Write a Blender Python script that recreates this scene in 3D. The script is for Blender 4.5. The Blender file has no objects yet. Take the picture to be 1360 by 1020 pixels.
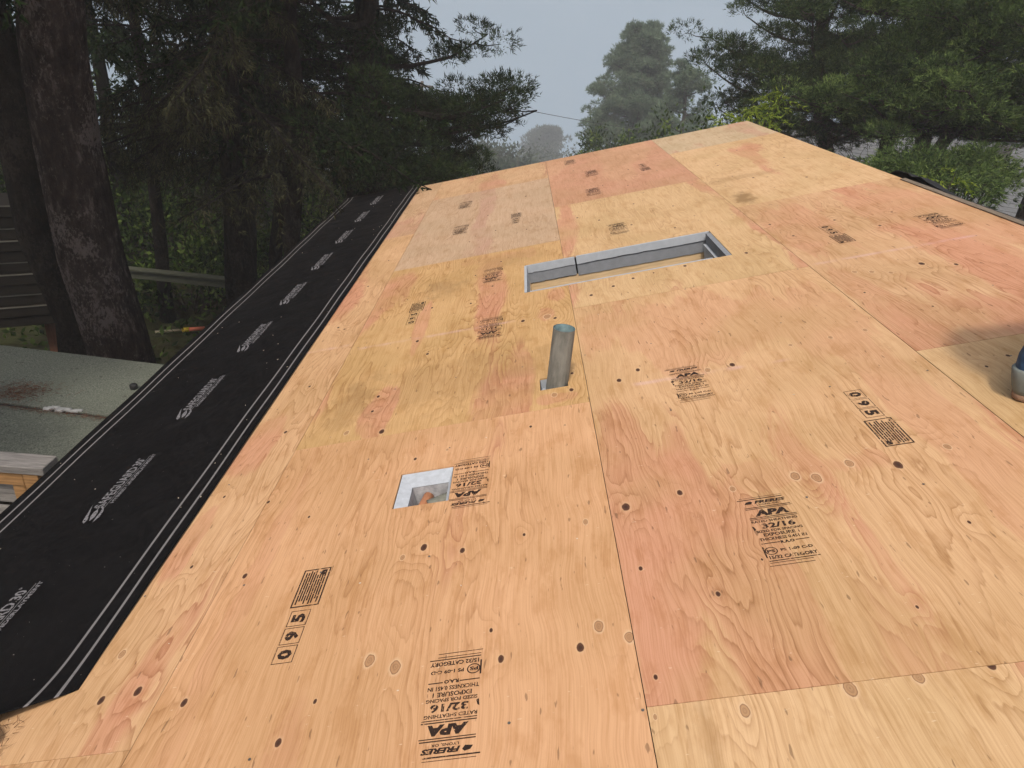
import bpy, bmesh, math, random
import numpy as np
from mathutils import Matrix, Vector

# ------------------------------------------------------------------ camera, sky, sun, exposure
scene = bpy.context.scene
PITCH = math.radians(16)
CP, SP = math.cos(PITCH), math.sin(PITCH)
GROUND = -2.9
CAM_F = 923.95                       # focal length in photo pixels (1360 wide)
CAM_C = np.array([1.96252571, 0.0, 1.92496884])
CAM_R = np.array([[0.9963174854711762, 0.025664330501710783, -0.0818095977516807],
                  [0.013564102882675157, 0.8949572706235472, 0.44594562322220305],
                  [0.08466099017482046, -0.4454130957863159, 0.8913134638524592]])
cam_data = bpy.data.cameras.new('camera')
cam_data.sensor_width = 36.0
cam_data.lens = CAM_F / 1360 * 36
cam_data.clip_start = 0.02
cam_data.clip_end = 2000
cam = bpy.data.objects.new('camera', cam_data)
scene.collection.objects.link(cam)
r, f, u = CAM_R[:, 0], CAM_R[:, 1], CAM_R[:, 2]
cam.matrix_world = Matrix(((r[0], u[0], -f[0], CAM_C[0]), (r[1], u[1], -f[1], CAM_C[1]),
                           (r[2], u[2], -f[2], CAM_C[2]), (0, 0, 0, 1)))
scene.camera = cam

SUN = Vector((-0.144, -0.62, 0.959)).normalized()      # towards the sun
sun_el = math.asin(SUN.z)
world = bpy.data.worlds.new('World')
scene.world = world
world.use_nodes = True
wn, wl = world.node_tree.nodes, world.node_tree.links
bg = wn['Background']
sky = wn.new('ShaderNodeTexSky')
sky.sky_type = 'NISHITA'
sky.sun_disc = False
sky.sun_elevation = sun_el
sky.sun_rotation = math.atan2(SUN.x, SUN.y)
sky.air_density = 1.0
sky.dust_density = 6.0
sky.ozone_density = 1.0
# the fog bank lies below the horizon too: look up the sky no lower than a low elevation
geo = wn.new('ShaderNodeTexCoord'); sx = wn.new('ShaderNodeSeparateXYZ'); cx = wn.new('ShaderNodeCombineXYZ'); mz = wn.new('ShaderNodeMath')
mz.operation = 'MAXIMUM'; mz.inputs[1].default_value = 0.20
wl.new(geo.outputs['Generated'], sx.inputs[0]); wl.new(sx.outputs[0], cx.inputs[0]); wl.new(sx.outputs[1], cx.inputs[1])
wl.new(sx.outputs[2], mz.inputs[0]); wl.new(mz.outputs[0], cx.inputs[2]); wl.new(cx.outputs[0], sky.inputs[0])
hsv = wn.new('ShaderNodeHueSaturation')
hsv.inputs['Saturation'].default_value = 0.80
hsv.inputs['Hue'].default_value = 0.488
wl.new(sky.outputs['Color'], hsv.inputs['Color'])
wl.new(hsv.outputs['Color'], bg.inputs['Color'])
bg.inputs['Strength'].default_value = 0.15
sun_data = bpy.data.lights.new('sun', 'SUN')
sun_data.energy = 2.35
sun_data.angle = math.radians(4.5)
sun_data.color = (1.0, 0.93, 0.82)
sun = bpy.data.objects.new('sun', sun_data)
scene.collection.objects.link(sun)
sun.rotation_euler = SUN.to_track_quat('Z', 'Y').to_euler()
scene.view_settings.view_transform = 'Standard'
scene.view_settings.look = 'None'
scene.view_settings.gamma = 1.0
scene.view_settings.exposure = -0.03
scene.cycles.use_denoising = True
scene.cycles.max_bounces = 4
scene.cycles.transmission_bounces = 2
scene.cycles.glossy_bounces = 1
scene.cycles.diffuse_bounces = 2
scene.cycles.transparent_max_bounces = 8
scene.cycles.volume_bounces = 1
scene.cycles.adaptive_threshold = 0.03

# ------------------------------------------------------------------ helpers
COL = scene.collection
random.seed(7)

def roof(v, u, n=0.0):
    """roof coordinates (up the slope, along the eave, off the deck) -> world"""
    return (v * CP - n * SP, u, v * SP + n * CP)

ROOF_M = Matrix(((CP, 0, -SP, 0), (0, 1, 0, 0), (SP, 0, CP, 0), (0, 0, 0, 1)))

def at(px, py, y):
    """photo pixel seen at world depth y"""
    d = CAM_R @ np.array([(px - 680) / CAM_F, 1, -(py - 510) / CAM_F])
    return CAM_C + d * ((y - CAM_C[1]) / d[1])

def atz(px, py, z):
    d = CAM_R @ np.array([(px - 680) / CAM_F, 1, -(py - 510) / CAM_F])
    return CAM_C + d * ((z - CAM_C[2]) / d[2])

def tag(o, label=None, cat=None, group=None, kind=None):
    if label: o['label'] = label
    if cat: o['category'] = cat
    if group: o['group'] = group
    if kind: o['kind'] = kind
    return o

def link(o, parent=None):
    COL.objects.link(o)
    if parent is not None: o.parent = parent
    return o

def empty(name, loc=(0, 0, 0), label=None, cat=None, group=None):
    o = bpy.data.objects.new(name, None)
    o.location = loc
    o.empty_display_size = 0.1
    link(o)
    return tag(o, label, cat, group)

class MB:
    """collects vertices and faces in numpy blocks and makes ONE mesh"""
    def __init__(s):
        s.v, s.f, s.n = [], [], 0
    def add(s, verts, faces):
        verts = np.asarray(verts, dtype=np.float64).reshape(-1, 3)
        if isinstance(faces, np.ndarray):
            s.f.append(faces + s.n)
        else:
            by = {}
            for q in faces: by.setdefault(len(q), []).append(q)
            for q in by.values(): s.f.append(np.array(q, dtype=np.int64) + s.n)
        s.v.append(verts); s.n += len(verts)
    def box(s, lo, hi, M=None):
        x0, y0, z0 = lo; x1, y1, z1 = hi
        v = np.array([(x0,y0,z0),(x1,y0,z0),(x1,y1,z0),(x0,y1,z0),(x0,y0,z1),(x1,y0,z1),(x1,y1,z1),(x0,y1,z1)], float)
        if M is not None:
            A = np.array(M); v = v @ A[:3, :3].T + A[:3, 3]
        s.add(v, [(0,3,2,1),(4,5,6,7),(0,1,5,4),(1,2,6,5),(2,3,7,6),(3,0,4,7)])
    def tube(s, pts, rad, sides=6, cap=True):
        pts = np.asarray(pts, float); n = len(pts)
        rad = np.broadcast_to(np.asarray(rad, float), (n,))
        t = np.gradient(pts, axis=0); t /= np.linalg.norm(t, axis=1)[:, None] + 1e-12
        ref = np.array([0., 0, 1]) if abs(t[0, 2]) < .8 else np.array([1., 0, 0])
        a = np.cross(t, ref); a /= np.linalg.norm(a, axis=1)[:, None] + 1e-12
        b = np.cross(t, a)
        ang = np.linspace(0, 2 * np.pi, sides, endpoint=False)
        ring = pts[:, None] + rad[:, None, None] * (np.cos(ang)[None, :, None] * a[:, None] + np.sin(ang)[None, :, None] * b[:, None])
        i = np.arange(n - 1)[:, None] * sides; j = np.arange(sides)[None]; k = (j + 1) % sides
        q = np.stack([i + j, i + k, i + sides + k, i + sides + j], -1).reshape(-1, 4)
        s.add(ring.reshape(-1, 3), q)
        if cap:
            s.f.append(np.array([list(range(sides))[::-1]]) + s.n - n * sides)
            s.f.append(np.array([list(range(sides))]) + s.n - sides)
    def blades(s, P, D, L, Wd, rng):
        """thin triangular needles / leaves from P along D"""
        P = np.asarray(P); n = len(P)
        D = D / (np.linalg.norm(D, axis=1)[:, None] + 1e-9)
        side = np.cross(D, rng.normal(size=(n, 3))); side /= np.linalg.norm(side, axis=1)[:, None] + 1e-9
        L = np.broadcast_to(np.asarray(L, float), (n,))[:, None]; Wd = np.broadcast_to(np.asarray(Wd, float), (n,))[:, None]
        v = np.stack([P - side * Wd * .5 + D * L * .25, P + side * Wd * .5 + D * L * .25, P + D * L], 1)
        s.add(v.reshape(-1, 3), np.arange(3 * n).reshape(-1, 3))
    def leaves(s, P, D, L, Wd, rng):
        """four-cornered leaf blades"""
        P = np.asarray(P); n = len(P)
        D = D / (np.linalg.norm(D, axis=1)[:, None] + 1e-9)
        side = np.cross(D, rng.normal(size=(n, 3))); side /= np.linalg.norm(side, axis=1)[:, None] + 1e-9
        L = np.broadcast_to(np.asarray(L, float), (n,))[:, None]; Wd = np.broadcast_to(np.asarray(Wd, float), (n,))[:, None]
        v = np.stack([P, P + side * Wd * .5 + D * L * .45, P + D * L, P - side * Wd * .5 + D * L * .45], 1)
        s.add(v.reshape(-1, 3), np.arange(4 * n).reshape(-1, 4))
    def mesh(s, name, mat=None, smooth=False):
        m = bpy.data.meshes.new(name)
        V = np.concatenate(s.v) if s.v else np.zeros((0, 3))
        m.vertices.add(len(V)); m.vertices.foreach_set('co', V.astype(np.float32).ravel())
        tot = np.concatenate([np.full(len(q), q.shape[1]) for q in s.f])
        loops = np.concatenate([q.ravel() for q in s.f])
        m.loops.add(len(loops)); m.loops.foreach_set('vertex_index', loops.astype(np.int32))
        m.polygons.add(len(tot))
        start = np.concatenate([[0], np.cumsum(tot)[:-1]])
        m.polygons.foreach_set('loop_start', start.astype(np.int32))
        m.update(calc_edges=True); m.validate()
        m.polygons.foreach_set('use_smooth', np.full(len(m.polygons), bool(smooth)))
        if mat: m.materials.append(mat)
        return m
    def build(s, name, mat, parent=None, smooth=False, matrix=None):
        o = bpy.data.objects.new(name, s.mesh(name, mat, smooth))
        if matrix is not None: o.matrix_local = matrix
        return link(o, parent)

def bevel(o, w, seg=1):
    m = o.modifiers.new('bevel', 'BEVEL'); m.width = w; m.segments = seg; m.limit_method = 'ANGLE'
    return o

# ------------------------------------------------------------------ material helpers
class NT:
    def __init__(s, name):
        s.m = bpy.data.materials.new(name); s.m.use_nodes = True
        s.t = s.m.node_tree; s.N = s.t.nodes; s.L = s.t.links
        s.bsdf = s.N['Principled BSDF']; s.out = s.N['Material Output']
    def set(s, sock, val):
        if isinstance(val, bpy.types.NodeSocket): s.L.new(val, sock)
        elif val is not None: sock.default_value = val
    def math(s, op, a, b=None, c=None, clamp=False):
        n = s.N.new('ShaderNodeMath'); n.operation = op; n.use_clamp = clamp
        for i, x in enumerate((a, b, c)):
            if x is not None: s.set(n.inputs[i], x)
        return n.outputs[0]
    def vmath(s, op, a, b=None):
        n = s.N.new('ShaderNodeVectorMath'); n.operation = op
        s.set(n.inputs[0], a)
        if b is not None: s.set(n.inputs[1], b)
        return n.outputs['Value'] if op in ('LENGTH', 'DISTANCE', 'DOT_PRODUCT') else n.outputs[0]
    def coord(s, kind='Object'):
        return s.N.new('ShaderNodeTexCoord').outputs[kind]
    flat2d = False
    def noise(s, vec, scale=5, detail=2, rough=.5, dist=0, out=0):
        n = s.N.new('ShaderNodeTexNoise')
        if s.flat2d: n.noise_dimensions = '2D'
        if vec is not None: s.L.new(vec, n.inputs['Vector'])
        n.inputs['Scale'].default_value = scale; n.inputs['Detail'].default_value = detail
        n.inputs['Roughness'].default_value = rough; n.inputs['Distortion'].default_value = dist
        return n.outputs[out]
    def range(s, v, a, b, c=0, d=1, smooth=True):
        n = s.N.new('ShaderNodeMapRange'); n.interpolation_type = 'SMOOTHSTEP' if smooth else 'LINEAR'
        s.set(n.inputs[0], v); n.inputs[1].default_value = a; n.inputs[2].default_value = b
        n.inputs[3].default_value = c; n.inputs[4].default_value = d
        return n.outputs[0]
    def ramp(s, v, stops):
        n = s.N.new('ShaderNodeValToRGB'); s.set(n.inputs[0], v)
        e = n.color_ramp.elements
        while len(e) < len(stops): e.new(0.5)
        for el, (p, c) in zip(e, stops):
            el.position = p; el.color = (*c, 1) if len(c) == 3 else c
        return n.outputs[0]
    def mix(s, fac, a, b, mode='MIX'):
        n = s.N.new('ShaderNodeMix'); n.data_type = 'RGBA'; n.blend_type = mode
        s.set(n.inputs[0], fac)
        for sock, x in ((n.inputs[6], a), (n.inputs[7], b)):
            if isinstance(x, tuple) and len(x) == 3: x = (*x, 1)
            s.set(sock, x)
        return n.outputs[2]
    def sep(s, vec):
        n = s.N.new('ShaderNodeSeparateXYZ'); s.L.new(vec, n.inputs[0]); return n.outputs
    def comb(s, x, y, z=0.0):
        n = s.N.new('ShaderNodeCombineXYZ')
        for i, q in enumerate((x, y, z)): s.set(n.inputs[i], q)
        return n.outputs[0]
    def bump(s, h, strength=.3, dist=.01):
        n = s.N.new('ShaderNodeBump'); s.L.new(h, n.inputs['Height'])
        n.inputs['Strength'].default_value = strength; n.inputs['Distance'].default_value = dist
        s.L.new(n.outputs[0], s.bsdf.inputs['Normal'])
    def final(s, color, rough=.7, metal=0, spec=.3):
        if isinstance(color, tuple): color = (*color, 1) if len(color) == 3 else color
        s.set(s.bsdf.inputs['Base Color'], color); s.set(s.bsdf.inputs['Roughness'], rough)
        s.bsdf.inputs['Metallic'].default_value = metal
        s.bsdf.inputs['Specular IOR Level'].default_value = spec
        return s.m

def simple(name, col, rough=.7, metal=0, var=.25, scale=6, spec=.3, bump=0, stretch=None):
    t = NT(name); c = t.coord()
    if stretch: c = t.vmath('MULTIPLY', c, stretch)
    n = t.noise(c, scale, 4, .6)
    lo = tuple(x * (1 - var) for x in col); hi = tuple(min(1, x * (1 + var)) for x in col)
    k = t.ramp(n, [(.3, lo), (.7, hi)])
    if bump: t.bump(n, bump, .01)
    return t.final(k, rough, metal, spec)

def foliage(name, a, b, c, trans=.3):
    """leaf material: three tones by clump and by leaf"""
    t = NT(name); co = t.coord()
    g = t.N.new('ShaderNodeNewGeometry')
    n = t.noise(co, 1.3, 3, .6)
    k = t.math('ADD', t.math('MULTIPLY', n, .75), t.math('MULTIPLY', g.outputs['Random Per Island'], .30))
    col = t.ramp(k, [(.32, a), (.55, b), (.80, c)])
    d = t.N.new('ShaderNodeBsdfDiffuse'); t.L.new(col, d.inputs[0])
    tr = t.N.new('ShaderNodeBsdfTranslucent'); t.L.new(col, tr.inputs[0])
    mx = t.N.new('ShaderNodeMixShader'); mx.inputs[0].default_value = trans
    t.L.new(d.outputs[0], mx.inputs[1]); t.L.new(tr.outputs[0], mx.inputs[2])
    t.L.new(mx.outputs[0], t.out.inputs['Surface'])
    return t.m

M = {}
def bark(name, a, b, c, sc=1.0):
    t = NT(name); co = t.coord()
    p = t.vmath('MULTIPLY', co, (9 * sc, 9 * sc, 3.2 * sc))
    n1 = t.noise(p, 1.6, 6, .7); n2 = t.noise(co, 2.2, 3, .6); n3 = t.noise(t.vmath('MULTIPLY', co, (1, 1, .6)), 44 * sc, 4, .75)
    base = t.ramp(n1, [(.3, a), (.55, b), (.75, c)])
    lich = t.range(t.math('ADD', t.math('MULTIPLY', n2, .5), t.math('MULTIPLY', n3, .5)), .515, .585)
    col = t.mix(t.math('MULTIPLY', lich, .75), base, tuple(q * .95 for q in c))
    t.bump(t.math('ADD', n1, t.math('MULTIPLY', n3, .6)), 1.0, .09)
    return t.final(col, .95, 0, .1)
M['bark'] = bark('spruce_bark', (.010, .007, .006), (.050, .036, .031), (.19, .155, .14))
M['bark_dark'] = bark('dark_bark', (.006, .005, .0045), (.019, .015, .012), (.045, .036, .030))
M['bark_pine'] = bark('pine_bark', (.018, .014, .011), (.05, .038, .03), (.10, .08, .065))
M['spruce'] = foliage('spruce_needles', (.004, .008, .004), (.013, .024, .009), (.042, .066, .022))
M['dead'] = foliage('dry_twigs', (.018, .019, .011), (.048, .048, .026), (.115, .112, .056), .2)
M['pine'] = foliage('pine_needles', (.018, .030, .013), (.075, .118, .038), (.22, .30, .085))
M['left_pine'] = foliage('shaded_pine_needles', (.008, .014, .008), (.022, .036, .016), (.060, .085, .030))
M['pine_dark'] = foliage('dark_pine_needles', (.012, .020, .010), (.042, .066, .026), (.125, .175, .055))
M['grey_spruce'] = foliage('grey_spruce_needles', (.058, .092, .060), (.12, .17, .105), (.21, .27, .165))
M['cedar'] = foliage('cedar_sprays', (.060, .10, .016), (.17, .23, .030), (.32, .38, .06))
M['shrub'] = foliage('shrub_leaves', (.010, .018, .007), (.040, .068, .017), (.17, .23, .055))
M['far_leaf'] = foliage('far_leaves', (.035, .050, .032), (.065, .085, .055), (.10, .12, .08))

# ---- plywood: contour rings of a stretched field, bent round the knots
def plywood(name, seed, tan, pink, pinkness, knots=(), blobs=(), chalk=(), stains=(), ring=1.0, grey=0.0):
    t = NT(name); t.flat2d = True; co = t.coord()
    x, y, z = t.sep(co)
    p2 = t.comb(x, y, 0.0)
    off = (seed * 13.71, seed * 7.93, 0)
    # gentle waviness of the fibre direction
    wv = t.noise(t.vmath('ADD', t.vmath('MULTIPLY', p2, (1.2, 1.6, 1)), off), 1.6, 2, .5, out=1)
    wv = t.vmath('MULTIPLY', t.vmath('SUBTRACT', wv, (.5, .5, .5)), (.055, .0, 0))
    p = t.vmath('ADD', p2, wv)
    fld = t.noise(t.vmath('ADD', t.vmath('MULTIPLY', p, (4.2, .55, 1)), off), 1.0, 2.0, .45)
    fine = t.noise(t.vmath('ADD', t.vmath('MULTIPLY', p, (17, 2.6, 1)), off), 1.0, 3, .6)
    h = t.math('ADD', fld, t.math('MULTIPLY', fine, .085))
    dmin = None; dmin2 = None
    for (kx, ky, kr, kind) in knots:
        c = (kx, ky * .62, 0)
        d = t.vmath('DISTANCE', t.vmath('MULTIPLY', p2, (1, .62, 0)), c)
        b = t.range(d, 0, kr * 4.5 + .022, .075, 0)
        h = t.math('ADD', h, b)
        q = t.math('DIVIDE', d, kr * (.78 if kind == 0 else .56))
        if kind == 0: dmin = q if dmin is None else t.math('MINIMUM', dmin, q)
        else: dmin2 = q if dmin2 is None else t.math('MINIMUM', dmin2, q)
    saw = t.math('FRACT', t.math('MULTIPLY', h, 22))
    ringc = t.ramp(saw, [(0.0, (1, 1, 1)), (.45, (.98, .97, .96)), (.80, (.86, .82, .78)), (.93, (.68, .60, .52)), (1.0, (1, 1, 1))])
    amt = t.range(t.noise(t.vmath('ADD', t.vmath('MULTIPLY', p, (2.1, .7, 1)), (seed * 9.1, 3, 1)), 1.3, 2, .5), .36, .66, .08, 1.0)
    amt = t.math('MULTIPLY', amt, .88 * ring)
    fib = t.noise(t.vmath('MULTIPLY', t.vmath('ADD', p, off), (240, 5, 1)), 1.0, 1, .6)
    fib2 = t.noise(t.vmath('MULTIPLY', t.vmath('ADD', p, off), (55, 1.6, 1)), 1.0, 2, .6)
    # heartwood (pink) against sapwood (tan)
    pk = t.noise(t.vmath('ADD', t.vmath('MULTIPLY', p, (2.3, .42, 1)), (seed * 5.3, seed, 8)), 1.0, 2, .5)
    pk = t.math('ADD', pk, t.math('MULTIPLY', t.math('SUBTRACT', saw, .5), .035))
    pm = t.range(pk, .62 - pinkness * .3, .68 - pinkness * .3)
    for (bx, by, rx, ry, amt_b) in blobs:
        d = t.vmath('LENGTH', t.vmath('MULTIPLY', t.vmath('SUBTRACT', p, (bx, by, 0)), (1 / rx, 1 / ry, 0)))
        d = t.math('ADD', d, t.math('MULTIPLY', t.math('SUBTRACT', fld, .5), 1.6))
        d = t.math('ADD', d, t.math('MULTIPLY', t.math('SUBTRACT', fine, .5), .7))
        m = t.range(d, .80, .97, amt_b, 0)
        pm = t.math('MAXIMUM', pm, m)
    base = t.mix(pm, tan, pink)
    ton = t.noise(t.vmath('ADD', p2, off), 1.7, 2, .6)
    base = t.mix(t.range(ton, .35, .7, 0, .6), base, tuple(c * f for c, f in zip(tan, (.80, .80, .70))))
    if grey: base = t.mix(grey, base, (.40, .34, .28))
    col = t.mix(amt, base, t.mix(1.0, base, ringc, 'MULTIPLY'))
    col = t.mix(t.range(fib, .35, .70, 0, .42), col, t.mix(1.0, col, (.74, .66, .55), 'MULTIPLY'))
    col = t.mix(t.range(fib2, .42, .72, 0, .30), col, t.mix(1.0, col, (.80, .73, .62), 'MULTIPLY'))
    mot = t.noise(t.vmath('ADD', t.vmath('MULTIPLY', p2, (13, 5, 1)), off), 1.0, 4, .7)
    col = t.mix(t.range(mot, .48, .70, 0, .55), col, t.mix(1.0, col, (.80, .72, .60), 'MULTIPLY'))
    # pale scratches and splinters, dark pitch flecks
    fl = t.noise(t.vmath('MULTIPLY', t.vmath('ADD', p2, off), (60, 14, 1)), 1.0, 2, .5)
    col = t.mix(t.range(fl, .73, .78, 0, .55), col, (.12, .06, .03))
    fl2 = t.noise(t.vmath('MULTIPLY', t.vmath('ADD', p2, off), (34, 110, 1)), 1.0, 2, .5)
    col = t.mix(t.range(fl2, .77, .83, 0, .45), col, (.72, .58, .42))
    for (sx, sy, rx, ry, a) in stains:
        d = t.vmath('LENGTH', t.vmath('MULTIPLY', t.vmath('SUBTRACT', p2, (sx, sy, 0)), (1 / rx, 1 / ry, 0)))
        d = t.math('ADD', d, t.math('MULTIPLY', t.math('SUBTRACT', t.noise(t.vmath('ADD', p2, off), 7, 4, .7), .5), 2.2))
        col = t.mix(t.range(d, .3, 1.1, a, 0), col, (.20, .115, .045))
    for cy, (x0, x1) in chalk:
        yy = t.math('ADD', t.math('SUBTRACT', y, cy), t.math('MULTIPLY', t.math('SUBTRACT', t.noise(p2, 6, 3, .7), .5), .012))
        m = t.range(t.math('ABSOLUTE', yy), .002, .024, .26, 0)
        m = t.math('MULTIPLY', m, t.range(t.noise(p2, 4.5, 3, .6), .40, .62))
        m = t.math('MULTIPLY', m, t.math('MULTIPLY', t.range(x, x0, x0 + .05), t.range(x, x1 - .05, x1, 1, 0)))
        col = t.mix(m, col, (.62, .42, .50))
    kn = t.noise(p2, 45, 2, .6)
    wob = t.math('MULTIPLY', t.math('SUBTRACT', kn, .5), .5)
    if dmin2 is not None:     # tight pale knots: pale halo, dark rim, ringed heart
        q = t.math('ADD', dmin2, wob)
        kc = t.ramp(t.math('DIVIDE', q, 2.0), [(0, (.17, .085, .040)), (.10, (.36, .205, .105)), (.22, (.26, .14, .070)), (.34, (.38, .215, .11)), (.43, (.33, .18, .09)), (.50, (.13, .058, .028)), (.55, (.60, .41, .25)), (1, (.63, .43, .26))])
        col = t.mix(t.range(q, .95, 1.7, .80, 0), col, kc)
    if dmin is not None:      # dark loose knots
        q = t.math('ADD', dmin, t.math('MULTIPLY', wob, .8))
        col = t.mix(t.range(q, .95, 1.8, .35, 0), col, (.62, .41, .24))
        col = t.mix(t.range(q, .85, 1.05, .95, 0), col, t.mix(t.range(q, .2, .8), (.030, .012, .009), (.075, .028, .016)))
    return t.final(col, .72, 0, .22)

# ------------------------------------------------------------------ ground
t = NT('forest_floor'); co = t.coord()
n1 = t.noise(co, .35, 5, .65); n2 = t.noise(co, 6, 5, .7)
col = t.ramp(t.math('ADD', t.math('MULTIPLY', n1, .5), t.math('MULTIPLY', n2, .5)),
             [(.35, (.018, .014, .009)), (.5, (.035, .034, .014)), (.62, (.05, .06, .02)), (.75, (.075, .06, .035))])
t.bump(n2, .8, .08)
M['ground'] = t.final(col, .95, 0, .1)
g = MB()
gx = np.concatenate([np.linspace(-70, -14, 8), np.linspace(-12, 22, 35), np.linspace(26, 130, 12)])
gy = np.concatenate([np.linspace(-40, -4, 8), np.linspace(-2, 24, 27), np.linspace(30, 200, 18)])
X, Y = np.meshgrid(gx, gy)
rg = np.random.default_rng(1)
Z = GROUND + .10 * np.sin(X * .9 + Y * .4) * np.cos(Y * .7) + rg.normal(0, .03, X.shape)
Z -= np.clip(Y - 26, 0, 180) * .2                   # the land falls away towards the sea
nx, ny = len(gx), len(gy)
idx = np.arange(nx * ny).reshape(ny, nx)
g.add(np.stack([X, Y, Z], -1), np.stack([idx[:-1, :-1], idx[:-1, 1:], idx[1:, 1:], idx[1:, :-1]], -1).reshape(-1, 4))
tag(g.build('ground', M['ground'], smooth=True), kind='structure')

def ground_z(x, y):
    return GROUND - min(max(y - 26, 0), 180) * .2

# ------------------------------------------------------------------ the house and its plywood roof deck
RIDGE = 4.735; RAKE = 8.345; NEAR = -2.6
house = empty('house', (0, 0, 0), 'house whose long gable roof is sheathed in bare stamped plywood sheets', 'house')

S3, S2, S1 = 1.219, 2.438, 3.658
SKY_H = (2.183, 3.375, 3.862, 4.414)     # v0 v1 u0 u1 of the skylight opening
BOX_H = (1.722, 1.917, 1.900, 2.109)
PIP_H = (2.243, 2.362, 2.588, 2.700)
TAN = (.588, .368, .206); ORANGE = (.602, .353, .194); YEL = (.558, .354, .168); PINK = (.538, .276, .168)
K0 = dict(
 c2a=[(1.862,1.673,.013,0),(1.986,1.632,.010,0),(2.309,1.21,.012,0),(2.115,1.207,.010,0),(1.775,1.257,.021,1),(1.848,1.224,.022,1),
      (2.087,1.303,.006,0),(2.173,1.663,.006,0),(1.287,1.663,.010,0),(2.359,1.268,.019,1),(2.428,1.222,.018,1),(1.30,1.20,.011,0),
      (1.76,2.20,.008,0),(1.88,2.23,.008,1),(2.20,2.30,.007,0),(2.33,2.27,.007,1),(1.42,1.93,.006,0),(1.60,1.05,.010,0),(2.36,1.68,.013,1),(1.80,1.64,.012,1)],
 c1b=[(1.144,1.257,.013,0),(1.048,1.243,.012,0),(1.02,1.40,.016,1),(1.07,1.75,.007,0),(1.12,2.6,.010,0),(1.02,2.15,.007,0),(1.10,3.05,.009,0)],
 c1c=[(1.05,3.85,.010,0),(1.10,3.80,.009,0),(1.08,4.6,.010,0),(1.12,5.2,.009,0)],
 c2b=[(1.58,2.46,.015,0),(1.50,2.80,.010,0),(1.42,2.50,.016,1),(1.50,2.66,.009,0),(1.60,3.40,.012,0),(1.68,3.20,.010,0),(2.17,3.42,.014,0),
      (2.30,2.53,.018,1),(2.372,2.548,.012,0),(2.385,2.70,.009,0),(2.34,3.38,.012,0),(2.30,3.42,.030,1),(1.86,3.85,.009,0),(1.98,4.10,.010,0),(1.62,3.9,.010,0),(2.02,4.6,.009,0)],
 c2c=[(1.95,5.5,.010,0),(1.86,6.1,.010,0),(2.20,6.6,.014,0),(1.75,5.3,.009,0),(2.2,5.35,.010,0)],
 c3b=[(2.486,1.723,.016,0),(2.655,1.753,.011,0),(2.997,1.749,.021,1),(3.052,1.726,.022,1),(3.285,1.729,.016,0),(3.164,1.772,.019,1),(2.808,1.733,.013,1),
      (2.77,2.47,.008,0),(2.57,2.56,.013,0),(2.657,2.626,.012,0),(3.277,2.617,.012,1),(3.438,2.624,.013,1),(3.58,2.639,.013,1),(3.02,2.53,.014,0),(2.92,2.52,.018,1),
      (2.80,1.42,.004,0),(3.08,1.20,.005,0),(2.47,1.10,.006,0),(3.33,1.45,.006,0),(2.49,1.45,.007,0),(3.45,1.78,.015,1)],
 c3a=[(2.635,.991,.017,1),(2.855,1.013,.021,1),(2.994,1.02,.018,1),(2.452,1.001,.007,1),(3.14,1.03,.012,0)],
 c3c=[(2.55,3.62,.013,0),(2.68,3.70,.012,0),(2.80,3.77,.012,0),(2.92,3.80,.008,0),(3.10,3.82,.013,0),(3.45,3.85,.013,0),(3.2,4.62,.011,0),(2.6,5.4,.012,0),(2.75,5.2,.012,0),(3.05,5.5,.010,0),(2.95,4.9,.011,0),(3.3,5.2,.010,0)],
 c3d=[(2.9,6.4,.010,0),(3.2,6.9,.011,0),(2.7,7.4,.012,0),(3.4,7.6,.010,0),(3.1,6.2,.010,0)],
 c4a=[(3.83,1.95,.010,0),(3.90,2.25,.008,0),(3.80,2.20,.007,0)],
 c4b=[(3.805,3.281,.016,1),(3.87,3.242,.017,1),(4.095,3.235,.016,0),(3.934,3.191,.015,1),(4.208,3.152,.011,0),(3.76,4.0,.010,0),(3.95,3.9,.014,1),(3.90,2.75,.006,0),(4.2,3.9,.010,0),(3.72,4.3,.010,0),(4.05,4.15,.010,0)],
 c4c=[(4.0,5.6,.012,0),(4.3,5.3,.012,0),(3.9,6.3,.011,0),(4.4,6.1,.010,0),(4.2,6.8,.010,0)])
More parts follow.
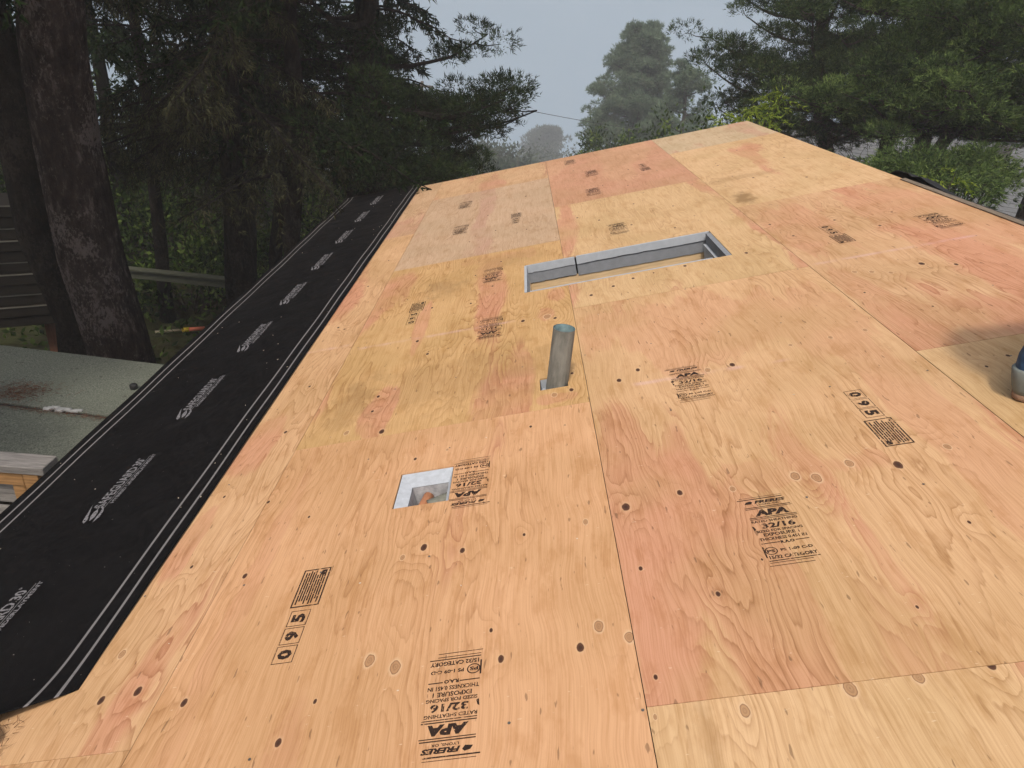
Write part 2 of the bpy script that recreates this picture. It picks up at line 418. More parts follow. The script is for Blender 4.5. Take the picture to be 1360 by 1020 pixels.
def pl(v0, v1, u0, u1, key, seed, tan, pinkness, holes=(), blobs=(), chalk=(), stains=(), ring=1.0, grey=0.0, label=None):
    vc, uc = (v0 + v1) / 2, (u0 + u1) / 2
    gap = random.Random(seed + 77).uniform(.0006, .0013)
    xs = sorted({v0 + gap, v1 - gap} | {q for h in holes for q in h[:2] if v0 < q < v1})
    ys = sorted({u0 + gap, u1 - gap} | {q for h in holes for q in h[2:] if u0 < q < u1})
    bm = bmesh.new(); vs = {}
    def V(i, j):
        if (i, j) not in vs: vs[i, j] = bm.verts.new((xs[i] - vc, ys[j] - uc, 0))
        return vs[i, j]
    for i in range(len(xs) - 1):
        for j in range(len(ys) - 1):
            cx, cy = (xs[i] + xs[i+1]) / 2, (ys[j] + ys[j+1]) / 2
            if any(h[0] <= cx <= h[1] and h[2] <= cy <= h[3] for h in holes): continue
            bm.faces.new((V(i, j), V(i+1, j), V(i+1, j+1), V(i, j+1)))
    ex = bmesh.ops.extrude_face_region(bm, geom=bm.faces[:])
    for q in ex['geom']:
        if isinstance(q, bmesh.types.BMVert): q.co.z -= .012
    bmesh.ops.recalc_face_normals(bm, faces=bm.faces[:])
    me = bpy.data.meshes.new('plywood_sheet'); bm.to_mesh(me); bm.free()
    rr = random.Random(seed)
    loc = [(a - vc, b - uc, c, k) for a, b, c, k in K0.get(key, ())]
    for _ in range(3 if loc else 6):
        loc.append((rr.uniform(v0, v1) - vc, rr.uniform(u0, u1) - uc, rr.uniform(.004, .009), rr.choice((0, 0, 1))))
    me.materials.append(plywood('plywood_' + key, seed, tan, PINK, pinkness, loc,
        [(a - vc, b - uc, c, d, e) for a, b, c, d, e in blobs], [(c - uc, (a - vc, b - vc)) for c, (a, b) in chalk],
        [(a - vc, b - uc, c, d, e) for a, b, c, d, e in stains], ring, grey))
    o = bpy.data.objects.new('plywood_sheet', me)
    o.matrix_local = Matrix.Translation(roof(vc, uc, -random.Random(seed + 5).uniform(0, .0012))) @ ROOF_M
    link(o, house)
    if label: o['label'] = label
    o['c'] = (vc, uc)
    return o
sheets = {}
def add_sheet(key, *a, **k): sheets[key] = pl(*a[:4], key, *a[4:], **k)
add_sheet('c1a', 0, S3, NEAR, 1.08, 11, TAN, .2)
add_sheet('c1b', 0, S3, 1.08, 3.50, 12, TAN, .25, blobs=((1.02, 2.55, .10, .30, .8), (1.0, 1.9, .05, .25, .7)))
add_sheet('c1c', 0, S3, 3.50, 5.94, 13, TAN, .25, chalk=((3.46 + .06, (.9, 1.22)),))
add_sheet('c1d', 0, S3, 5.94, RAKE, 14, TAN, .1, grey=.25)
add_sheet('c2z', S3, S2, NEAR, -.02, 15, ORANGE, .2)
add_sheet('c2a', S3, S2, -.02, 2.42, 16, ORANGE, .10, holes=(BOX_H,), ring=.75, blobs=((1.32, 1.4, .03, 1.2, .35),),
          label='orange tan plywood sheet with a square metal vent hole')
add_sheet('c2b', S3, S2, 2.42, 4.86, 17, YEL, .12, holes=(PIP_H, SKY_H), chalk=((3.44, (1.25, 2.2)),),
          blobs=((1.53, 2.66, .085, .26, .9), (2.31, 2.50, .10, .07, .8), (2.30, 3.45, .075, .13, .8), (1.60, 3.62, .05, .40, .75), (1.30, 4.35, .11, .38, .85), (2.36, 3.72, .06, .16, .7), (2.0, 4.7, .22, .13, .5)),
          stains=((1.66, 4.25, .16, .2, .40), (1.9, 2.85, .6, .35, .24), (1.38, 2.75, .14, .35, .26), (2.1, 4.6, .3, .2, .20)), ring=1.2)
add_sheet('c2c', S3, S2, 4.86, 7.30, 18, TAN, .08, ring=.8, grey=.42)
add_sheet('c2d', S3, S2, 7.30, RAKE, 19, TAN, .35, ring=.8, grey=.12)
add_sheet('c3z', S2, S1, NEAR, -1.41, 20, TAN, .2)
add_sheet('c3a', S2, S1, -1.41, 1.027, 21, (.62, .415, .235), .05, ring=.9, stains=((2.55, .85, .03, .3, .2),))
add_sheet('c3b', S2, S1, 1.027, 3.466, 22, (.590, .375, .208), .10, chalk=((2.50, (2.6, 3.25)),),
          blobs=((2.77, 1.33, .11, .55, .95), (2.95, 1.78, .26, .10, .5), (3.50, 1.6, .10, .9, .45), (3.02, 2.95, .60, .45, .42), (2.55, 3.1, .10, .35, .4)), ring=1.15,
          label='plywood sheet with broad pink heartwood streaks and a stamp reading 32/16')
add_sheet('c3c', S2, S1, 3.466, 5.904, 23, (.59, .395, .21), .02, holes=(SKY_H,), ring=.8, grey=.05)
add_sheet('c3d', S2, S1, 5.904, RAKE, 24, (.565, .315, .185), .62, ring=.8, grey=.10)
add_sheet('c4z', S1, RIDGE, NEAR, -.05, 25, TAN, .2)
add_sheet('c4a', S1, RIDGE, -.05, 2.392, 26, (.59, .395, .215), .15)
add_sheet('c4b', S1, RIDGE, 2.392, 4.83, 27, (.58, .365, .21), .18, chalk=((3.48, (3.66, 4.5)),),
          blobs=((3.85, 4.2, .22, .62, .6), (4.45, 3.8, .32, 1.0, .65), (3.74, 3.0, .10, .35, .55), (4.55, 2.8, .16, .5, .45)), ring=1.1)
add_sheet('c4c', S1, RIDGE, 4.83, 7.27, 28, (.61, .41, .23), .03, stains=((3.76, 5.05, .10, .18, .75), (3.9, 5.7, .5, .10, .25)), ring=.7)  # brown stain near the seam, then a faint darker band across the sheet
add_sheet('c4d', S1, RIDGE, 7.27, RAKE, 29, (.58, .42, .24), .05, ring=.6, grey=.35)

# nail heads along the sheet ends and rafters
M['nail'] = simple('nail_steel', (.13, .115, .10), .6, .3, .3, 60)
mb = MB(); rr = random.Random(5)
for u in np.arange(.41, 8.3, .61):
    for v in np.arange(.99, 4.70, .29):
        vv, uu = v + rr.uniform(-.03, .03), u + rr.uniform(-.012, .012)
        if any(h[0] - .02 < vv < h[1] + .02 and h[2] - .02 < uu < h[3] + .02 for h in (SKY_H, BOX_H, PIP_H)): continue
        if min(abs(vv - q) for q in (S3, S2, S1)) < .006 or rr.random() < .35: continue
        a = np.linspace(0, 2 * np.pi, 7)[:-1]; rad = .0040
        ring_ = np.array([roof(vv + rad * math.cos(q), uu + rad * math.sin(q), .0012) for q in a])
        mb.add(ring_, [tuple(range(6))])
nails = mb.build('nail_heads', M['nail'], house); nails['kind'] = 'stuff'

# walls, far slope, fascia
M['siding'] = simple('grey_siding', (.30, .29, .27), .8, 0, .15, 4)
M['shingle'] = simple('asphalt_shingle', (.085, .082, .08), .95, 0, .35, 40, .15, .4)
M['fascia'] = simple('painted_fascia', (.42, .40, .36), .7, 0, .12, 6)
M['felt'] = simple('black_felt', (.014, .014, .015), .75, 0, .2, 20, .3)
XR = RIDGE * CP; ZR = RIDGE * SP; XE = 2 * XR
def panel(name, poly, thick_axis, a, b, mat):
    mb = MB(); n = len(poly)
    P = []
    for w in (a, b):
        for (s_, z_) in poly:
            P.append((w, s_, z_) if thick_axis == 0 else (s_, w, z_))
    mb.add(P, [tuple(range(n)), tuple(range(2 * n - 1, n - 1, -1))] + [(i, (i + 1) % n, n + (i + 1) % n, n + i) for i in range(n)])
    return mb.build(name, mat, house)
zb = GROUND - .3
panel('wall', [(-2.3, zb), (8.05, zb), (8.05, -.10), (-2.3, -.10)], 0, .42, .54, M['siding'])
panel('wall', [(-2.3, zb), (8.05, zb), (8.05, -.10), (-2.3, -.10)], 0, XE - .54, XE - .42, M['siding'])
gab = [(.54, zb), (XE - .54, zb), (XE - .54, .08), (XR, ZR - .12), (.54, .02)]
panel('wall', gab, 1, 7.93, 8.05, M['siding'])
panel('wall', gab, 1, -2.3, -2.18, M['siding'])
mb = MB(); mb.box((-.012, NEAR, -.16), (.022, RAKE, -.020)); mb.build('fascia', M['fascia'], house)
for uu in (RAKE - .04, NEAR + .005):
    mb = MB(); mb.box((.03, uu, -.15), (RIDGE - .02, uu + .035, -.016)); mb.build('rake_board', M['fascia'], house, matrix=ROOF_M)
# far slope: stepped shingle courses falling away from the ridge
FAR_M = Matrix.Translation((XR, 0, ZR)) @ Matrix.Rotation(PITCH, 4, 'Y')
mb = MB()
for k in range(30):
    mb.box((.02 + k * .16, NEAR, -.030 - .0001 * k), (.02 + k * .16 + .158, RAKE - .1, -.006 - .0035 * (k % 2)))
far_slope = mb.build('shingle_slope', M['shingle'], house, matrix=FAR_M)
# old ridge edge: torn shingle tabs peeping over the ridge towards the near end
rr = random.Random(3)
uu = 1.2
while uu < 4.6:
    w = rr.uniform(.22, .34); mb = MB()
    lift = rr.uniform(.006, .022)
    mb.box((.006, uu, -.004), (.16, uu + w - .01, .004 + lift * .4))
    mb.build('ridge_shingle', M['shingle'], house, matrix=FAR_M @ Matrix.Rotation(-lift * 3, 4, 'Y'))
    uu += w
M['cutwood'] = simple('cut_wood_edge', (.17, .135, .10), .8, 0, .25, 9, .2, 0, (8, 1, 8))
mb = MB(); mb.box((RIDGE - .028, .2, .0008), (RIDGE + .004, 4.75, .007)); mb.build('ridge_strip', M['cutwood'], house, matrix=ROOF_M)

# skylight opening: metal-lined curb over a wooden shaft
M['zinc'] = simple('grey_flashing', (.20, .215, .235), .75, 0, .10, 20, .3)
M['zinc_light'] = simple('pale_flashing', (.36, .39, .425), .75, 0, .08, 20, .3)
M['shaft_wood'] = simple('shaft_lumber', (.58, .42, .24), .75, 0, .2, 5, .2, .1, (1, 12, 12))
M['dark_in'] = simple('dark_attic', (.05, .045, .04), .9, 0, .2, 6)
def rbox(name, v0, v1, u0, u1, n0, n1, mat, parent=house):
    mb = MB(); mb.box((v0, u0, n0), (v1, u1, n1)); return mb.build(name, mat, parent, matrix=ROOF_M)
v0, v1, u0, u1 = SKY_H
sk = rbox('skylight_shaft', v0 - .04, v1 + .04, u1 + .006, u1 + .05, -.42, -.135, M['shaft_wood'])          # far wood wall
e = .0
def irregular_lip(name, v0, v1, uu, n_top, n_bot, mat, seed, out=.012):
    """bent sheet-metal strip along the opening's far side with a wavy lower edge"""
    rr = np.random.default_rng(seed); n = 26
    vs_ = np.linspace(v0, v1, n); low = n_bot + rr.normal(0, .0012, n) + .0012 * np.sin(np.linspace(0, 7, n) + seed)
    mb = MB(); P = []
    for i in range(n):
        P += [roof(vs_[i], uu, n_top), roof(vs_[i], uu - out, n_top - .003), roof(vs_[i], uu - out - .001, low[i]), roof(vs_[i], uu - .002, low[i] + .001)]
    F = []
    for i in range(n - 1):
        for a in range(4): F.append((i*4+a, i*4+(a+1) % 4, i*4+4+(a+1) % 4, i*4+4+a))
    mb.add(P, [q[::-1] for q in F] + [(0, 1, 2, 3), (4*n-1, 4*n-2, 4*n-3, 4*n-4)])
    return mb.build(name, mat, house)
irregular_lip('flashing', v0 + .002, v0 + .325, u1 + .004, -.004, -.058, M['zinc_light'], 2, .008)
irregular_lip('flashing', v0 + .335, v1 - .002, u1 + .004, -.002, -.056, M['zinc_light'], 5, .010)
irregular_lip('flashing', v0 + .004, v0 + .325, u1 + .004, -.060, -.128, M['zinc'], 3, .004)
irregular_lip('flashing', v0 + .335, v1 - .01, u1 + .005, -.060, -.135, M['zinc'], 8, .004)
rbox('flashing', v1 - .030, v1 + .004, u0 + .004, u1 - .03, -.10, -.004, M['zinc'])
rbox('flashing', v1 - .050, v1 - .032, u0 + .004, u1 - .04, -.16, -.07, M['zinc_light'])
rbox('skylight_shaft', v1 - .028, v1 + .03, u0 - .05, u1 + .005, -.42, -.104, M['dark_in'])
rbox('flashing', v0 - .003, v0 + .013, u0 + .003, u1 - .03, -.12, .002, M['zinc_light'])
rbox('skylight_shaft', v0 - .05, v0 + .014, u0 - .05, u1 + .005, -.42, -.125, M['shaft_wood'])
rbox('flashing', v0 + .03, v1 - .11, u0 - .003, u0 + .008, -.05, .0025, M['zinc_light'])
rbox('skylight_shaft', v0 - .04, v1 + .04, u0 - .05, u0 - .006, -.42, -.014, M['shaft_wood'])
rbox('shaft_floor', v0 - .05, v1 + .05, u0 - .05, u1 + .05, -.46, -.425, M['dark_in'])

# square vent box sunk into the near sheet
v0, v1, u0, u1 = BOX_H
M['galv'] = simple('galvanised_sheet', (.42, .45, .49), .75, 0, .12, 40, .3)
M['gypsum'] = simple('grey_plaster', (.36, .36, .37), .9, 0, .3, 40, .2, .5)
box_lin = MB()
a, b, c, d = v0 + .003, v1 - .003, u0 + .003, u1 - .003
P = [roof(*q) for q in [(a,c,-.003),(b,c,-.003),(b,d,-.003),(a,d,-.003),(a+.045,c+.012,-.014),(b-.012,c+.012,-.014),(b-.012,d-.075,-.014),(a+.045,d-.075,-.014)]]
box_lin.add(P, [(0,1,5,4),(1,2,6,5),(2,3,7,6),(3,0,4,7)])
vent = box_lin.build('vent_box', M['galv'], house)
sol = vent.modifiers.new('solid', 'SOLIDIFY'); sol.thickness = .002; sol.offset = -1
def hollow(name, va, vb, ua, ub, n0, n1, mat, parent):
    mb = MB()
    P = [roof(*q) for q in [(va,ua,n0),(vb,ua,n0),(vb,ub,n0),(va,ub,n0),(va,ua,n1),(vb,ua,n1),(vb,ub,n1),(va,ub,n1)]]
    mb.add(P, [(0,3,2,1)[::-1],(0,1,5,4)[::-1],(1,2,6,5)[::-1],(2,3,7,6)[::-1],(3,0,4,7)[::-1]])
    return mb.build(name, mat, parent)
hollow('vent_liner', a + .046, b - .013, c + .013, d - .076, -.115, -.016, M['gypsum'], vent)
M['copper'] = simple('orange_pipe', (.50, .22, .11), .5, .2, .2, 10)
M['duct'] = simple('grey_duct', (.17, .17, .14), .7, .1, .3, 25, .3, .2)
mb = MB(); mb.tube([roof(a + .068, c + .016, -.062), roof(a + .095, d - .079, -.058)], .019, 14); mb.build('orange_pipe', M['copper'], vent, True)
mb = MB(); q = np.linspace(0, 1, 14)
mb.tube([roof(b - .085 + .068 * s, c + .055 + .03 * s, -.058) for s in q], .027 + .002 * np.sin(q * 40), 16); mb.build('flexible_duct', M['duct'], vent, True)

# vent pipe
pv, pu = 2.318, 2.634
M['pipe'] = simple('weathered_pipe', (.175, .178, .160), .75, .1, .35, 12, .3, .15, (3, 3, .8))
M['pipe_in'] = simple('blue_grey_pipe_inside', (.11, .17, .18), .6, .1, .4, 20)
base = Vector(roof(pv, pu, 0))
ang = np.linspace(0, 2 * np.pi, 33)[:-1]; ro, ri = .0455, .0405
def tilt(z): return base + Vector((0.0, .002, 0)) * z + Vector((0, 0, z))
mb = MB(); rings = []
for (rad, z) in ((ro, -.30), (ro, .248), (ri, .248), (ri, -.05)):
    cc = tilt(z); rings.append([(cc.x + rad * math.cos(q), cc.y + rad * math.sin(q), cc.z) for q in ang])
mb.add(np.array(rings[0] + rings[1]), [(i, (i+1) % 32, 32 + (i+1) % 32, 32 + i) for i in range(32)])
pipe = mb.build('vent_pipe', M['pipe'], house, True)
mb = MB(); mb.add(np.array(rings[1] + rings[2] + rings[3]), [(i, (i+1) % 32, 32 + (i+1) % 32, 32 + i) for i in range(64) if i % 32 != 31] + [(31, 0, 32, 63), (63, 32, 64, 95)] + [tuple(range(64, 96))[::-1]])
mb.build('pipe_bore', M['pipe_in'], pipe, True)
v0, v1, u0, u1 = PIP_H
hollow('pipe_collar', v0 + .002, v1 - .002, u0 + .002, u1 - .002, -.05, -.008, M['zinc_light'], house)

# ------------------------------------------------------------------ ink stamps on the sheets
t = NT('black_ink'); co = t.coord(); oi = t.N.new('ShaderNodeObjectInfo')
cv = t.vmath('ADD', co, t.comb(t.math('MULTIPLY', oi.outputs['Random'], 9.0), 0.0, 0.0))
na = t.noise(t.vmath('MULTIPLY', cv, (1, 1, 0)), 150, 3, .6); nb = t.noise(t.vmath('MULTIPLY', cv, (1, 1, 0)), 14, 3, .6)
al = t.range(t.math('ADD', t.math('MULTIPLY', na, .55), t.math('MULTIPLY', nb, .45)), .36, .46)
tr = t.N.new('ShaderNodeBsdfTransparent'); mx = t.N.new('ShaderNodeMixShader')
t.final((.030, .018, .014), .8, 0, .15)
t.L.new(t.math('MULTIPLY', al, .94), mx.inputs[0]); t.L.new(tr.outputs[0], mx.inputs[1]); t.L.new(t.bsdf.outputs[0], mx.inputs[2])
t.L.new(mx.outputs[0], t.out.inputs['Surface'])
M['ink'] = t.m

def text_shape(s, bold=0.0, shear=0.0):
    cu = bpy.data.curves.new('txt', 'FONT'); cu.body = s; cu.resolution_u = 2; cu.offset = bold; cu.shear = shear; cu.size = 1
    o = bpy.data.objects.new('txt', cu); COL.objects.link(o)
    dg = bpy.context.evaluated_depsgraph_get(); dg.update()
    me = o.evaluated_get(dg).to_mesh()
    V = np.array([v.co[:] for v in me.vertices]); F = [tuple(p.vertices) for p in me.polygons]
    o.evaluated_get(dg).to_mesh_clear()
    bpy.data.objects.remove(o); bpy.data.curves.remove(cu)
    V = V[:, :3]; lo, hi = V.min(0), V.max(0)
    V[:, 0] = (V[:, 0] - lo[0]) / (hi[0] - lo[0]); V[:, 1] = (V[:, 1] - lo[1]) / (hi[1] - lo[1]); V[:, 2] = 0
    return V, F
def put_text(mb, s, x0, x1, y0, y1, bold=.012, shear=0.0):
    bold = bold * 1.3 + .012
    V, F = text_shape(s, bold, shear)
    V = V.copy(); V[:, 0] = x0 + V[:, 0] * (x1 - x0); V[:, 1] = y0 + V[:, 1] * (y1 - y0)
    mb.add(V, F)
def bar(mb, x0, x1, y0, y1): mb.add([(x0,y0,0),(x1,y0,0),(x1,y1,0),(x0,y1,0)], [(0,1,2,3)])

# grade stamp, 0.125 wide, 0.30 tall, origin at its centre
gs = MB(); w = .0625
bar(gs, -w - .004, w - .010, .146, .1475); bar(gs, -w - .012, w - .010, .137, .1405)
put_text(gs, 'FRERES', -.030, .058, .117, .131, .03, .25)
gs.add([(-.058,.119,0),(-.040,.117,0),(-.034,.126,0),(-.040,.131,0),(-.052,.128,0)], [(0,1,2,3,4)])
put_text(gs, 'LYONS, OR', -.026, .036, .106, .114)
bar(gs, -w, w + .002, .099, .102); bar(gs, -w, w + .004, .093, .0955)
put_text(gs, 'APA', -.044, .050, .060, .088, .04, .12)
bar(gs, -w, w + .004, .053, .056); bar(gs, -w, w + .004, .047, .0495)
put_text(gs, 'RATED SHEATHING', -.062, .062, .033, .043)
put_text(gs, '32/16', -.040, .050, .006, .028, .02)
gs.add([(-.066,.022,0),(-.061,.018,0),(-.058,.006,0),(-.064,.002,0)], [(0,1,2,3)])
put_text(gs, 'SIZED FOR SPACING', -.060, .062, -.009, .001, .015)
put_text(gs, 'EXPOSURE 1', -.046, .048, -.026, -.013, .015)
put_text(gs, 'THICKNESS 0.451 IN', -.062, .062, -.043, -.031)
bar(gs, -w, -.014, -.055, -.052); put_text(gs, 'R.A.O', -.012, .024, -.060, -.049, .03); bar(gs, .027, w, -.055, -.052)
for rad, wd in ((.0165, .003),):
    q = np.linspace(0, 2 * np.pi, 25)[:-1]; cx, cy = -.046, -.084
    V = [(cx + rad * math.cos(s), cy + rad * .9 * math.sin(s), 0) for s in q] + [(cx + (rad - wd) * math.cos(s), cy + (rad - wd) * .9 * math.sin(s), 0) for s in q]
    gs.add(V, [(i, (i+1) % 24, 24 + (i+1) % 24, 24 + i) for i in range(24)])
put_text(gs, 'PS', -.057, -.036, -.090, -.079, .02); bar(gs, -w - .003, -w + .001, -.108, -.066)
put_text(gs, 'PS 1-09 C-D', -.022, .060, -.090, -.079, .02)
put_text(gs, '15/32 CATEGORY', -.058, .064, -.115, -.102, .02)
bar(gs, -w, w + .004, -.123, -.120); bar(gs, -w, w - .016, -.130, -.128); bar(gs, -w - .004, w - .016, -.141, -.139)
GRADE = gs.mesh('grade_stamp', M['ink'])
# sheet number 095 with its barred block; reads along +x, 0.36 long
ns = MB()
def frame(mb, x0, x1, y0, y1, wd):
    bar(mb, x0, x1, y0, y0 + wd); bar(mb, x0, x1, y1 - wd, y1); bar(mb, x0, x0 + wd, y0 + wd, y1 - wd); bar(mb, x1 - wd, x1, y0 + wd, y1 - wd)
for k, ch in enumerate('095'):
    x0 = -.180 + k * .0645
    frame(ns, x0, x0 + .059, -.029, .029, .0022); put_text(ns, ch, x0 + .013, x0 + .046, -.020, .020, .03)
frame(ns, .022, .180, -.046, .040, .0045)
rr = random.Random(4)
for k in range(9):
    y = -.036 + k * .0077
    x0 = .030 + rr.choice((0, .004, .016, .02)); x1 = .172 - rr.choice((0, .006, .02, .03))
    x = x0
    while x < x1:
        l = rr.uniform(.02, .08); bar(ns, x, min(x + l, x1), y, y + .0046); x += l + .0025
ns.add([(.150,-.036,0),(.172,-.036,0),(.172,-.020,0),(.150,-.016,0)], [(0,1,2,3)])
NUMBER = ns.mesh('number_stamp', M['ink'])
def put_stamp(key, me, v, u, rot, name, scale=1.0):
    sh = sheets[key]; vc, uc = sh['c']
    o = bpy.data.objects.new(name, me)
    o.matrix_local = Matrix.Translation((v - vc, u - uc, .0007)) @ Matrix.Rotation(rot, 4, 'Z') @ Matrix.Scale(scale, 4)
    link(o, sh)
PI = math.pi
for key, v, u, rot in (('c2a', 2.003, 1.105, PI), ('c2a', 1.985, 1.995, PI), ('c3b', 2.878, 1.530, 0), ('c3b', 2.832, 2.435, 0), ('c2b', 1.995, 3.412, PI),
                       ('c2b', 1.970, 4.335, PI), ('c3c', 2.853, 4.865, 0), ('c2c', 1.640, 5.765, PI), ('c2c', 1.605, 6.755, PI), ('c3d', 2.86, 7.08, 0),
                       ('c4b', 4.47, 3.80, 0), ('c3d', 2.80, 6.22, 0), ('c3d', 2.7, 7.95, 0)):
    put_stamp(key, GRADE, v, u, rot, 'grade_stamp')
for key, v, u, rot in (('c2a', 1.530, 1.465, PI / 2), ('c3b', 3.340, 2.005, -PI / 2), ('c2b', 1.520, 3.860, PI / 2), ('c2c', 2.11, 5.785, PI / 2),
                       ('c3d', 3.345, 6.875, -PI / 2), ('c4b', 3.957, 3.900, -PI / 2)):
    put_stamp(key, NUMBER, v, u, rot, 'number_stamp')
for k in sheets.values(): del k['c']

# ------------------------------------------------------------------ black underlayment along the eave
t = NT('black_underlayment'); co = t.coord()
x, y, z = t.sep(co)
line = None
for c in (.047, .100, .856, .912):
    m = t.range(t.math('ABSOLUTE', t.math('SUBTRACT', x, c)), .0035, .0055, 1, 0)
    line = m if line is None else t.math('MAXIMUM', line, m)
line = t.math('MULTIPLY', line, t.range(t.noise(co, 30, 3, .6), .2, .45, .75, 1))
n = t.noise(co, 3, 5, .7); spk = t.noise(co, 90, 2, .5)
basec = t.ramp(n, [(.3, (.0058, .0055, .0058)), (.75, (.0085, .0081, .0086))])
basec = t.mix(t.range(t.noise(co, 5, 4, .7), .56, .75, 0, .5), basec, (.018, .0175, .0175))
basec = t.mix(t.range(spk, .77, .80), basec, (.30, .28, .25))
colu = t.mix(t.math('MULTIPLY', line, .85), basec, (.21, .20, .20))
t.bump(t.math('ADD', t.noise(co, 2.2, 4, .55), t.math('MULTIPLY', t.noise(co, 300, 1, .5), .02)), .5, .07)
M['under'] = t.final(colu, .85, 0, .04)
W0, W1 = -.014, .955
us = np.concatenate([np.linspace(.86, 1.5, 26), np.linspace(1.56, 8.2, 90), np.linspace(8.25, 8.66, 14)])
vs_ = np.linspace(W0, W1, 34)
UU, VV = np.meshgrid(us, vs_, indexing='ij')
# the near end is cut on a slant and lifts off the deck; the far end droops past the rake
cut = 1.29 - (W1 - VV) * .62
UU = np.where(UU < 1.5, 1.5 - (1.5 - UU) * (1.5 - cut) / (1.5 - .86), UU)
lift = np.clip((cut + .20 - UU) / .20, 0, 1) ** 2
NN = .0035 + lift * (.012 + .055 * np.clip((W1 - VV) / .5, 0, 1) + .02 * np.sin(VV * 11))
NN = NN + .0028 * (1 + np.sin(UU * 5.1 + VV * 7) * np.sin(VV * 9 + UU * 2.3)) * np.clip((UU - 1.5) * 4, 0, 1)
drop = np.clip(UU - RAKE, 0, 1); NN = NN + .02 * np.clip(drop * 8, 0, 1) - drop ** 2 * .9
NN = NN - np.clip(-VV, 0, 1) * .5
P = np.stack([VV, UU, NN], -1)
mb = MB(); a_, b_ = P.shape[:2]; idx = np.arange(a_ * b_).reshape(a_, b_)
mb.add(P, np.stack([idx[:-1, :-1], idx[:-1, 1:], idx[1:, 1:], idx[1:, :-1]], -1).reshape(-1, 4)[:, ::-1])
und = mb.build('roof_underlayment', M['under'], None, True, matrix=ROOF_M)
sol = und.modifiers.new('solid', 'SOLIDIFY'); sol.thickness = .0016; sol.offset = -1
tag(und, 'long black printed underlayment strip laid along the eave beside the plywood', 'underlayment')
t = NT('grey_print'); co = t.coord()
al = t.range(t.noise(co, 120, 3, .6), .30, .48)
tr = t.N.new('ShaderNodeBsdfTransparent'); mx = t.N.new('ShaderNodeMixShader')
t.final((.185, .18, .19), .7, 0, .1)
t.L.new(t.math('MULTIPLY', al, .95), mx.inputs[0]); t.L.new(tr.outputs[0], mx.inputs[1]); t.L.new(t.bsdf.outputs[0], mx.inputs[2])
t.L.new(mx.outputs[0], t.out.inputs['Surface'])
M['print'] = t.m
lg = MB()       # reads along +x; y up; origin at the logo's left end
put_text(lg, 'SAFEGUARD', .098, .385, -.002, .042, .010); put_text(lg, '30', .395, .442, -.002, .040, .012)
put_text(lg, 'o', .448, .458, .030, .042, .02)
bar(lg, .060, .470, -.0105, -.0080)
put_text(lg, 'HYBRID UNDERLAYMENT', .118, .478, -.034, -.017, .012)
def swoosh(pts): lg.add([(a, b, 0) for a, b in pts], [tuple(range(len(pts)))])
swoosh([(.000, .022), (.018, .018), (.040, .026), (.075, .040), (.128, .060), (.072, .047), (.040, .041), (.012, .034)])
swoosh([(.010, .004), (.035, -.004), (.066, .002), (.088, .014), (.070, .022), (.040, .018)])
swoosh([(-.004, -.016), (.030, -.026), (.070, -.020), (.098, -.004), (.100, .010), (.086, -.004), (.060, -.011), (.030, -.012)])
swoosh([(.086, .016), (.098, .012), (.104, .020), (.094, .026)])
LOGO = lg.mesh('logo_print', M['print'])
for k in range(9):
    o = bpy.data.objects.new('logo_print', LOGO)
    o.matrix_local = Matrix.Translation((.500, 1.300 + .8005 * k, .0118)) @ Matrix.Rotation(PI / 2, 4, 'Z')
    if k == 0: o.matrix_local = Matrix.Translation((.500, 1.300, .0135)) @ Matrix.Rotation(PI / 2, 4, 'Z')
    link(o, und)

# pale specks of sawdust and chips on the deck
M['chips'] = simple('pale_wood_chips', (.62, .52, .40), .8, 0, .2, 30)
mb = MB(); rg = np.random.default_rng(12)
for _ in range(80):
    v, u_ = (rg.uniform(.02, .93), rg.uniform(1.5, 8.2)) if rg.random() < .55 else (rg.uniform(1, 4.6), rg.uniform(.8, 7))
    if any(h[0] - .02 < v < h[1] + .02 and h[2] - .02 < u_ < h[3] + .02 for h in (SKY_H, BOX_H, PIP_H)): continue
    n = .0105 if v < .96 else .0012
    a = rg.uniform(0, 6.3); l = rg.uniform(.001, .004); w_ = rg.uniform(.0008, .0022)
    dx, dy = math.cos(a), math.sin(a)
    q = [roof(v + dx * l * s1 - dy * w_ * s2, u_ + dy * l * s1 + dx * w_ * s2, n + h) for h in (0, .001) for s1, s2 in ((-1, -1), (1, -1), (1, 1), (-1, 1))]
    mb.add(q, [(4, 5, 6, 7), (0, 1, 5, 4), (1, 2, 6, 5), (2, 3, 7, 6), (3, 0, 4, 7)])
tag(mb.build('sawdust', M['chips']), 'pale sawdust flecks scattered over the black strip and plywood', 'sawdust', kind='stuff')
M['needle'] = simple('dry_needles', (.16, .085, .040), .9, 0, .4, 40)
mb = MB(); rg = np.random.default_rng(31)
n = 160
c = np.array([roof(.80, 1.13, .004)]) + rg.normal(0, 1, (n, 3)) * (.030, .045, .004)
c[:, 2] = [roof(q / CP, 0, 0)[2] + .004 + abs(rg.normal(0, .006)) for q in c[:, 0]]
mb.blades(c, rg.normal(size=(n, 3)) * (1, 1, .15) + (0, 0, .0), rg.uniform(.02, .05, n), .002, rg)
tag(mb.build('needle_litter', M['needle']), 'brown needle litter under the lifted near end of the black strip', 'litter', kind='stuff')
